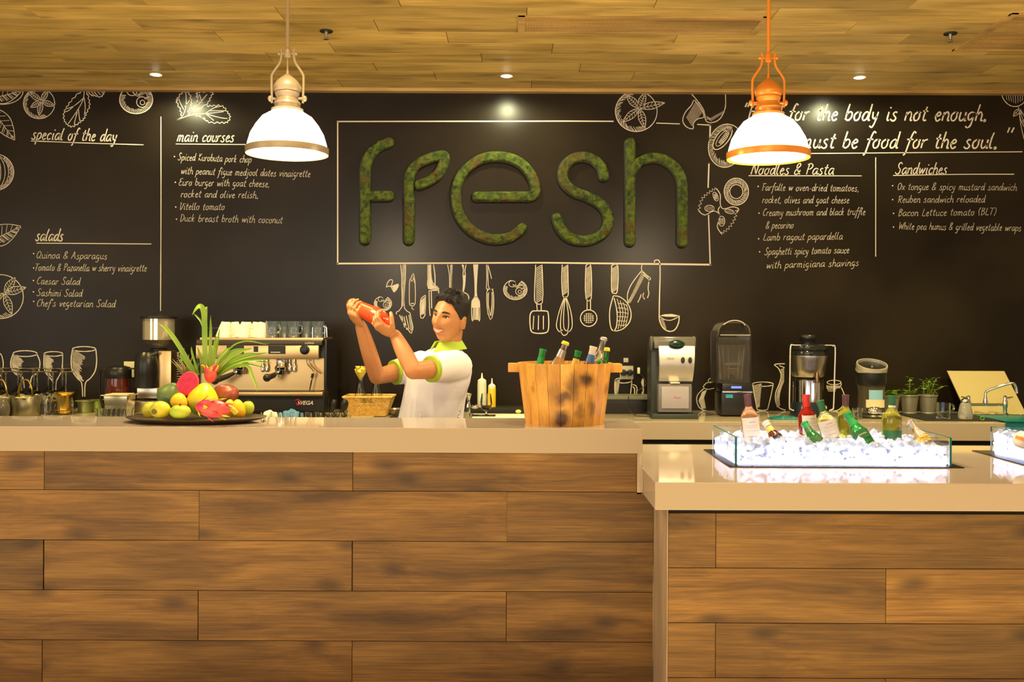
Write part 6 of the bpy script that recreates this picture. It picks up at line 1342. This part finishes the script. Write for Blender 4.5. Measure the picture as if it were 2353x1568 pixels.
# ================================================================ the barman
SPX = 490.; YP = F/SPX
skin = mat('skin', (.50, .215, .080), .42, sss=.10, noisecol=(.54, .24, .095, 1), nscale=12)
hairm = mat('black_hair', (.008, .006, .005), .45, bump=.6, bscale=260)
shirtm = mat('white_polo_cloth', (.86, .84, .88), .75, bump=.12, bscale=500)
limem = mat('lime_trim', (.36, .52, .04), .7)
def PP(px, py, dy=0):
    v = at(px, py, SPX); Y = YP+dy; return Vector((v.x*Y/YP, Y, CAMZ+(v.z-CAMZ)*Y/YP))
person = thing('person', 'smiling man in white polo shirt with lime collar, both arms raised with a red shaker', 'person', (xat(985, SPX), YP, 0))
po = person.location.copy()
def g1(x, x0, s_): return math.exp(-((x-x0)/s_)**2)
def headpos(sx, sy, sz, grow=0.0):
    """unit direction -> head surface; face looks along -y, z up, eyes near z = 0"""
    x = .0735*sx; z = .117*sz; y = (.088 if sy < 0 else .100)*sy
    if sz < 0:
        t = min(1, -sz); x *= 1-.26*t**1.5
        if sy > 0: y *= 1-.45*t
        else: y *= 1-.02*t
    if sz > .3: x *= 1+.04*(sz-.3)
    if sy < .15:
        f = min(1, max(0, (-sy+.15)/.5))
        y -= f*(.0235*g1(x, 0, .0105)*g1(z, -.031, .0125)+.0145*g1(x, 0, .0085)*g1(z, -.010, .020)+.007*g1(abs(x), .013, .008)*g1(z, -.036, .008))
        y += f*(.0105*g1(abs(x), .031, .016)*g1(z, .004, .011))
        y -= f*(.006*g1(abs(x), .031, .020)*g1(z, .023, .007)+.008*g1(abs(x), .042, .018)*g1(z, -.028, .016))
        y -= f*(.008*g1(x, 0, .027)*g1(z, -.060, .017)+.013*g1(x, 0, .020)*g1(z, -.098, .014))
        y += f*(.006*g1(x, 0, .020)*g1(z, -.062, .0055)+.004*g1(x, 0, .02)*g1(z, -.080, .006))
        y += f*.004*g1(abs(x), .036, .006)*g1(z, -.052, .016)
    p = Vector((x, y, z))
    if grow: p += Vector((sx, sy, sz)).normalized()*grow
    return p
hc = PP(1033, 731, -.02)
HM = Matrix.Translation(hc) @ Matrix.Rotation(R(12), 4, 'Y') @ Matrix.Rotation(R(-31), 4, 'Z') @ Matrix.Rotation(R(4), 4, 'X')
body = MB()
nu, nv = 96, 72; vs = []; fs = []
for j in range(nv+1):
    t = math.pi*j/nv
    for i in range(nu):
        a = 2*math.pi*i/nu; vs.append(headpos(math.sin(t)*math.cos(a), math.sin(t)*math.sin(a), -math.cos(t)))
for j in range(nv):
    for i in range(nu): k2 = (i+1) % nu; fs.append((j*nu+i, j*nu+k2, (j+1)*nu+k2, (j+1)*nu+i))
body.add(vs, fs, HM)
for sg in (-1, 1):   # ears
    E = HM @ Matrix.Translation((sg*.074, .012, -.012)) @ Matrix.Rotation(R(sg*22), 4, 'Z')
    body.ell((0, 0, 0), (.007, .016, .029), 16, 12, E); body.tube([(sg*.006, .014*math.sin(a)-.001, .027*math.cos(a)+.002) for a in [R(q) for q in range(-30, 200, 23)]], .0045, 8, E)
# joints
neck = PP(1035, 800, .02); chest = PP(1012, 850, .03)
LS = PP(1050, 842, -.09); RS = PP(968, 842, .16)
LE = PP(950, 853, -.30); RE = PP(866, 866, .0)
LW = PP(908, 770, -.22); RW = PP(829, 748, -.08)
body.tube([hc+Vector((.015, .03, -.05)), neck, chest+Vector((.01, 0, .03))], [.047, .048, .072], 20)
pel = Vector((xat(975, SPX), YP+.03, .92))
body.tube([pel+Vector((0, 0, -.06)), pel+Vector((0, 0, .05)), PP(990, 930, .03), PP(1003, 885, .03), PP(1012, 840, .03)], [.125, .13, .115, .125, .08], 24)
body.tube([LS, LS.lerp(RS, .5), RS], [.05, .07, .05], 18)
def limb(a, b, ra, rb, n=7, bulge=.0):
    P = [a.lerp(b, i/n) for i in range(n+1)]; r = [ra+(rb-ra)*i/n+bulge*math.sin(math.pi*i/n*.9) for i in range(n+1)]
    body.tube(P, r, 16); body.ell(tuple(a), ra*.98, 16, 10); body.ell(tuple(b), rb, 16, 10)
for S_, E_, W_ in ((LS, LE, LW), (RS, RE, RW)):
    limb(S_, E_, .046, .036, bulge=.004); limb(E_, W_, .038, .025, bulge=.006)
# shaker axis
SA = PP(812, 702, -.10); SB = PP(896, 742, -.24); ax = (SB-SA).normalized()
def hand(W_, grip, fdir, thumb_side, curl_to):
    """palm from wrist to grip point; fingers wrap round the shaker"""
    a = (grip-W_); La = a.length; a.normalize()
    pn = (curl_to-grip); pn = (pn-a*pn.dot(a)); pn.normalize()     # towards the shaker
    b = ax*thumb_side
    b = (b-a*b.dot(a)-pn*b.dot(pn)).normalized()
    # palm
    Mx = Matrix((( *b, 0), (*a, 0), (*pn, 0), (0, 0, 0, 1))).transposed(); Mx.translation = W_+a*.048-pn*.004
    body.ell((0, 0, 0), (.041, .052, .017), 20, 14, Mx)
    body.ell((0, .030, 0), (.040, .022, .015), 20, 12, Mx)
    for i, (o, l) in enumerate(((.030, .072), (.010, .080), (-.010, .075), (-.029, .060))):
        p0 = W_+a*.082+b*o; p1 = p0+(a*.92+pn*.38).normalized()*l*.42+b*(.002*(1.5-i)); p2 = p1+(a*.35+pn*.94).normalized()*l*.34; p3 = p2+(-a*.45+pn*.85).normalized()*l*.27
        body.tube([W_+a*.055+b*o*.8, p0, p1, p2, p3], [.009, .0095, .0088, .0080, .0068], 10); body.ell(tuple(p3), .0070, 10, 8); body.ell(tuple(p1), .0090, 10, 8); body.ell(tuple(p2), .0082, 10, 8)
    t0 = W_+a*.025+b*.028; t1 = t0+(b*.75+a*.55+pn*.25).normalized()*.036; t2 = t1+(a*.55+pn*.75+b*.25).normalized()*.030; t3 = t2+(pn*.8+a*.4-b*.3).normalized()*.022
    body.tube([t0-b*.01, t0, t1, t2, t3], [.012, .013, .0115, .010, .008], 10); body.ell(tuple(t3), .0085, 10, 8); body.ell(tuple(t1), .0118, 10, 8)
mL = SB-ax*.035; mR = SA+ax*.040
upv = Vector((0, 0, 1))
def palm_grip(W_, m):
    d = (m-W_); r = d.normalized(); side = ax.cross(r).normalized()
    return side
sL = palm_grip(LW, mL); sR = palm_grip(RW, mR)
if sL.y > 0: sL = -sL
if sR.y > 0: sR = -sR
# palms lie on the camera side of the left half and on the near-left side of the right half
hand(LW, mL+sL*.040, None, 1, mL); hand(RW, mR+sR*.040, None, -1, mR)
# legs
for sx in (-1, 1):
    hp = pel+Vector((sx*.075, -sx*.05, -.03)); kn = Vector((hp.x+.01*sx, hp.y-.03, .48)); an = Vector((hp.x+.015*sx, hp.y, .09))
    limb(hp, kn, .080, .052); limb(kn, an, .054, .034)
    body.tube([an+Vector((.02, .03, -.04)), an+Vector((-.08, -.08, -.055)), an+Vector((-.13, -.12, -.062))], [.034, .032, .022], 12)
def voxelize(mb, size, smooth_it, mat_, name, parent, off):
    o = mb.build('tmp', mat_, None); 
    m = o.modifiers.new('r', 'REMESH'); m.mode = 'VOXEL'; m.voxel_size = size; m.use_smooth_shade = True
    sm = o.modifiers.new('s', 'SMOOTH'); sm.iterations = smooth_it; sm.factor = .5
    bpy.context.view_layer.update(); dg = bpy.context.evaluated_depsgraph_get()
    me = bpy.data.meshes.new_from_object(o.evaluated_get(dg)); me.name = name
    bpy.data.objects.remove(o)
    for v in me.vertices: v.co -= off
    me.polygons.foreach_set('use_smooth', [True]*len(me.polygons)); me.materials.clear(); me.materials.append(mat_)
    n = bpy.data.objects.new(name, me); C.objects.link(n); n.parent = parent; return n
bodyo = voxelize(body, .0034, 3, skin, 'body', person, po)
# face details (children)
IM = Matrix.Translation(-po) @ HM
eyew = mat('eye_white', (.70, .60, .50), .2); eyed = mat('eye_dark', (.012, .006, .004), .1); lipm = mat('lip', (.50, .13, .09), .4); teethm = mat('teeth', (.85, .78, .66), .2); browm = mat('eyebrow', (.02, .012, .008), .7)
def facey(x, z):
    best = None
    for it in range(1):
        sx = x/.0735; sz = z/.117; sx = sx/(1-.26*max(0, -sz)**1.5 if sz < 0 else 1); q = max(0, 1-sx*sx-sz*sz); return headpos(sx, -math.sqrt(q), sz)
for sg in (-1, 1):
    p = facey(sg*.031, .003)
    ey = MB().ell((p.x, p.y+.0035, p.z), (.0135, .0062, .0043), 18, 10, IM).build('eye', eyew, person)
    MB().ell((p.x-.001*sg, p.y+.0008, p.z), (.0058, .0050, .0041), 14, 10, IM).build('iris', eyed, ey)
    q = [facey(sg*(.016+.028*u), .005+.0045*math.sin(math.pi*u)) for u in (0, .25, .5, .75, 1)]; MB().tube([v+Vector((0, -.0012, 0)) for v in q], [.0012, .0028, .0032, .0028, .0012], 8, IM).build('eyelid', browm, ey)
    q = [facey(sg*(.014+.034*u), .021+.006*math.sin(math.pi*(.15+.7*u))) for u in (0, .2, .4, .6, .8, 1)]; MB().tube([v+Vector((0, -.0015, 0)) for v in q], [.0022, .0042, .0046, .0042, .0032, .0012], 8, IM).build('eyebrow', browm, person)
us = [i/10 for i in range(11)]
top = [facey(-.031+.062*u, -.052-.006*math.sin(math.pi*u)) for u in us]; bot = [facey(-.031+.062*u, -.052-.021*math.sin(math.pi*u)) for u in us]
fy = min(min(v.y for v in top), min(v.y for v in bot))
def push(v, d): return Vector((v.x, v.y+d, v.z))
vs = [push(v, -.003) for v in top]+[push(v, -.003) for v in bot]+[push(v, .006) for v in top]+[push(v, .006) for v in bot]; n = 11
fs = [(i, i+1, n+i+1, n+i) for i in range(10)]+[(2*n+i, 3*n+i, 3*n+i+1, 2*n+i+1) for i in range(10)]+[(i, 2*n+i, 2*n+i+1, i+1) for i in range(10)]+[(n+i, n+i+1, 3*n+i+1, 3*n+i) for i in range(10)]
MB().add(vs, fs, IM).build('teeth', teethm, person)
MB().tube([push(v, -.0030)+Vector((0, 0, .0015)) for v in top], [.001]+[.0024]*9+[.001], 8, IM).build('upper_lip', lipm, person)
MB().tube([push(v, -.0030)+Vector((0, 0, -.0012)) for v in bot], [.001]+[.0032]*9+[.001], 8, IM).build('lower_lip', lipm, person)
# hair: thick cap with short sides
vs = []; fs = []; nu2, nv2 = 72, 44
def hairline(a):   # lowest sz of the hair for azimuth a (a=-90deg is the face)
    d = abs((math.degrees(a)+90+180) % 360-180)   # angle away from the face
    if d < 38: return .60+.0016*(38-d)
    if d < 62: return .60-(d-38)/24*.30
    if d < 80: return .30-(d-62)/18*.30
    if d < 100: return .02+(d-80)/20*.10
    return .12-min(1, (d-100)/25)*.62
for j in range(nv2+1):
    for i in range(nu2):
        a = 2*math.pi*i/nu2-math.pi; lo_ = hairline(a); u = j/nv2; sz = lo_+(1-lo_)*math.sin(u*math.pi/2)
        q = math.sqrt(max(0, 1-sz*sz)); d = abs((math.degrees(a)+90+180) % 360-180)
        th = (.0025+.019*max(0, min(1, (sz-.22)/.45)))*min(1, .25+u*6); th += .007*max(0, 1-d/60)*min(1, u*5)*max(0, 1-u)
        th *= 1+.25*noise.noise(Vector((a*5, sz*9, 0)))
        vs.append(headpos(q*math.cos(a), q*math.sin(a), sz, th))
for j in range(nv2):
    for i in range(nu2): k2 = (i+1) % nu2; fs.append((j*nu2+i, j*nu2+k2, (j+1)*nu2+k2, (j+1)*nu2+i))
m0 = len(vs)
for i in range(nu2):
    a = 2*math.pi*i/nu2-math.pi; sz = hairline(a); q = math.sqrt(max(0, 1-sz*sz)); vs.append(headpos(q*math.cos(a), q*math.sin(a), sz, -.010))
for i in range(nu2): k2 = (i+1) % nu2; fs.append((i, m0+i, m0+k2, k2))
ho = MB().add(vs, fs, IM)
random.seed(12)
for i in range(80):     # short swept tufts above the forehead and on the crown
    a = R(-90+random.uniform(-62, 75)); sz = random.uniform(.60, .86) if i < 28 else random.uniform(.8, .97); q_ = math.sqrt(1-sz*sz)
    p = headpos(q_*math.cos(a), q_*math.sin(a), sz, .012); o_ = Vector((q_*math.cos(a), q_*math.sin(a), sz)); e = Vector((.010+random.uniform(-.008, .008), -.004, .006))
    ho.tube([p-o_*.008, p+o_*.006+e*.3, p+o_*.011+e], [.0065, .0052, .001], 7, IM)
ho.build('hair', hairm, person, ang=80)
# shirt
sh = MB()
sd = Vector((.62, -.78, 0)); fd = Vector((-.78, -.62, 0))     # his left, his front
def loop(c, w, d, n=40):
    return [c+sd*w*math.cos(2*math.pi*i/n)+fd*d*math.sin(2*math.pi*i/n) for i in range(n)]
secs = [(Vector((xat(978, SPX), YP+.03, .80)), .185, .150), (PP(984, 990, .03), .178, .145), (PP(990, 955, .03), .168, .138), (PP(998, 915, .03), .168, .138), (PP(1006, 880, .03), .180, .138), (PP(1011, 852, .03), .188, .130), (PP(1013, 832, .03), .180, .115), (PP(1016, 816, .03), .140, .095), (PP(1022, 806, .03), .095, .080), (PP(1027, 800, .03), .070, .068)]
vs = []; fs = []; n = 40
for c, w, d in secs: vs += loop(c, w, d)
for j in range(len(secs)-1):
    for i in range(n): k2 = (i+1) % n; fs.append((j*n+i, j*n+k2, (j+1)*n+k2, (j+1)*n+i))
fs.append(tuple(range(n))[::-1]); fs.append(tuple(range((len(secs)-1)*n, len(secs)*n)))
sh.add(vs, fs)
for S_, E_, C0 in ((LS, LE, PP(1013, 845, -.03)), (RS, RE, PP(985, 845, .1))):
    q = S_.lerp(E_, .60); sh.tube([C0, S_, S_.lerp(E_, .3), q], [.075, .076, .066, .059], 24)
so = voxelize(sh, .0055, 4, shirtm, 'polo_shirt', person, po)
for v in so.data.vertices:      # soft folds falling from the shoulders
    p = v.co+po; h = max(0, min(1, (1.30-p.z)/.25)); u = (p-PP(1000, 880, .03)).dot(sd)
    f = noise.noise(Vector((u*16+p.z*1.5, p.z*2.2, (p-po).dot(fd)*6)))*.020*h+noise.noise(Vector((u*40, p.z*7, 3)))*.005
    v.co += v.normal*f
# sleeve cuffs
for S_, E_ in ((LS, LE), (RS, RE)):
    a = S_.lerp(E_, .57)-po; b2 = S_.lerp(E_, .625)-po; MB().tube([a, b2], [.0605, .0595], 28).build('sleeve_cuff', limem, so, ang=50)
# collar: two flared flaps
def collar(sgn):
    vs = []; fs = []; m = 12
    for i in range(m+1):
        u = i/m; a = R(90+sgn*(12+u*168))   # 90deg = front
        nc = PP(1030, 797, .03)-po; top_ = nc+sd*.066*math.cos(a)+fd*.064*math.sin(a)+Vector((0, 0, .022+.012*u)); drop = .040+.030*max(0, 1-u*2.2)
        out = nc+sd*(.066+.022)*math.cos(a)*1.05+fd*(.064+.024+.03*max(0, 1-u*3))*math.sin(a)+Vector((0, 0, .022+.012*u-drop))
        for p, th in ((top_, 0), (out, 0)): vs.append(p); vs.append(p*1+(nc-p).normalized()*.006)
    for i in range(m): a = 4*i; fs += [(a, a+4, a+6, a+2), (a+1, a+3, a+7, a+5), (a, a+1, a+5, a+4), (a+2, a+6, a+7, a+3)]
    fs += [(0, 2, 3, 1), (4*m, 4*m+1, 4*m+3, 4*m+2)]
    MB().add(vs, fs).build('collar_flap', limem, so, ang=60)
collar(1); collar(-1)
tr_ = MB(); hpz = pel
for sx in (-1, 1):
    hp = pel+Vector((sx*.075, -sx*.05, -.03)); kn = Vector((hp.x+.01*sx, hp.y-.03, .48)); an = Vector((hp.x+.015*sx, hp.y, .10))
    tr_.tube([hp+Vector((0, 0, .02)), hp, kn, an], [.10, .105, .078, .062], 20)
tr_.tube([pel+Vector((0, 0, -.08)), pel+Vector((0, 0, .03))], [.14, .145], 24)
voxelize(tr_, .009, 4, mat('black_trousers', (.02, .02, .022), .8), 'trousers', person, po)
for sx in (-1, 1):
    hp = pel+Vector((sx*.075, -sx*.05, -.03)); an = Vector((hp.x+.015*sx, hp.y, .0))-po
    MB().tube([an+Vector((.035, .045, .038)), an+Vector((-.03, -.03, .045)), an+Vector((-.10, -.10, .036)), an+Vector((-.15, -.14, .030))], [.038, .044, .036, .022], 16).build('shoe', M['dark'], person)
# shaker in the hands
L_ = (SB-SA).length+.03; q = ax.to_track_quat('Z', 'Y')
t = bpy.data.objects.new('cocktail_shaker', None); C.objects.link(t); t.location = SA-ax*.02; t.rotation_mode = 'QUATERNION'; t.rotation_quaternion = q
tag(t, 'red-orange cocktail shaker held up between the hands of the man', 'shaker')
rm = mat('red_orange_lacquer', (.78, .075, .02), .25, .25)
MB().lathe([(0, 0), (.026, 0), (.030, .006), (.037, L_*.45), (.040, L_*.62), (0, L_*.62)], seg=32).build('tin', rm, t)
MB().lathe([(.0405, L_*.60), (.041, L_*.66), (.034, L_*.80), (.024, L_*.86)], seg=32).build('strainer_top', rm, t)
MB().lathe([(.022, L_*.85), (.022, L_*.95), (.016, L_*.99), (0, L_)], seg=24).build('cap', rm, t)
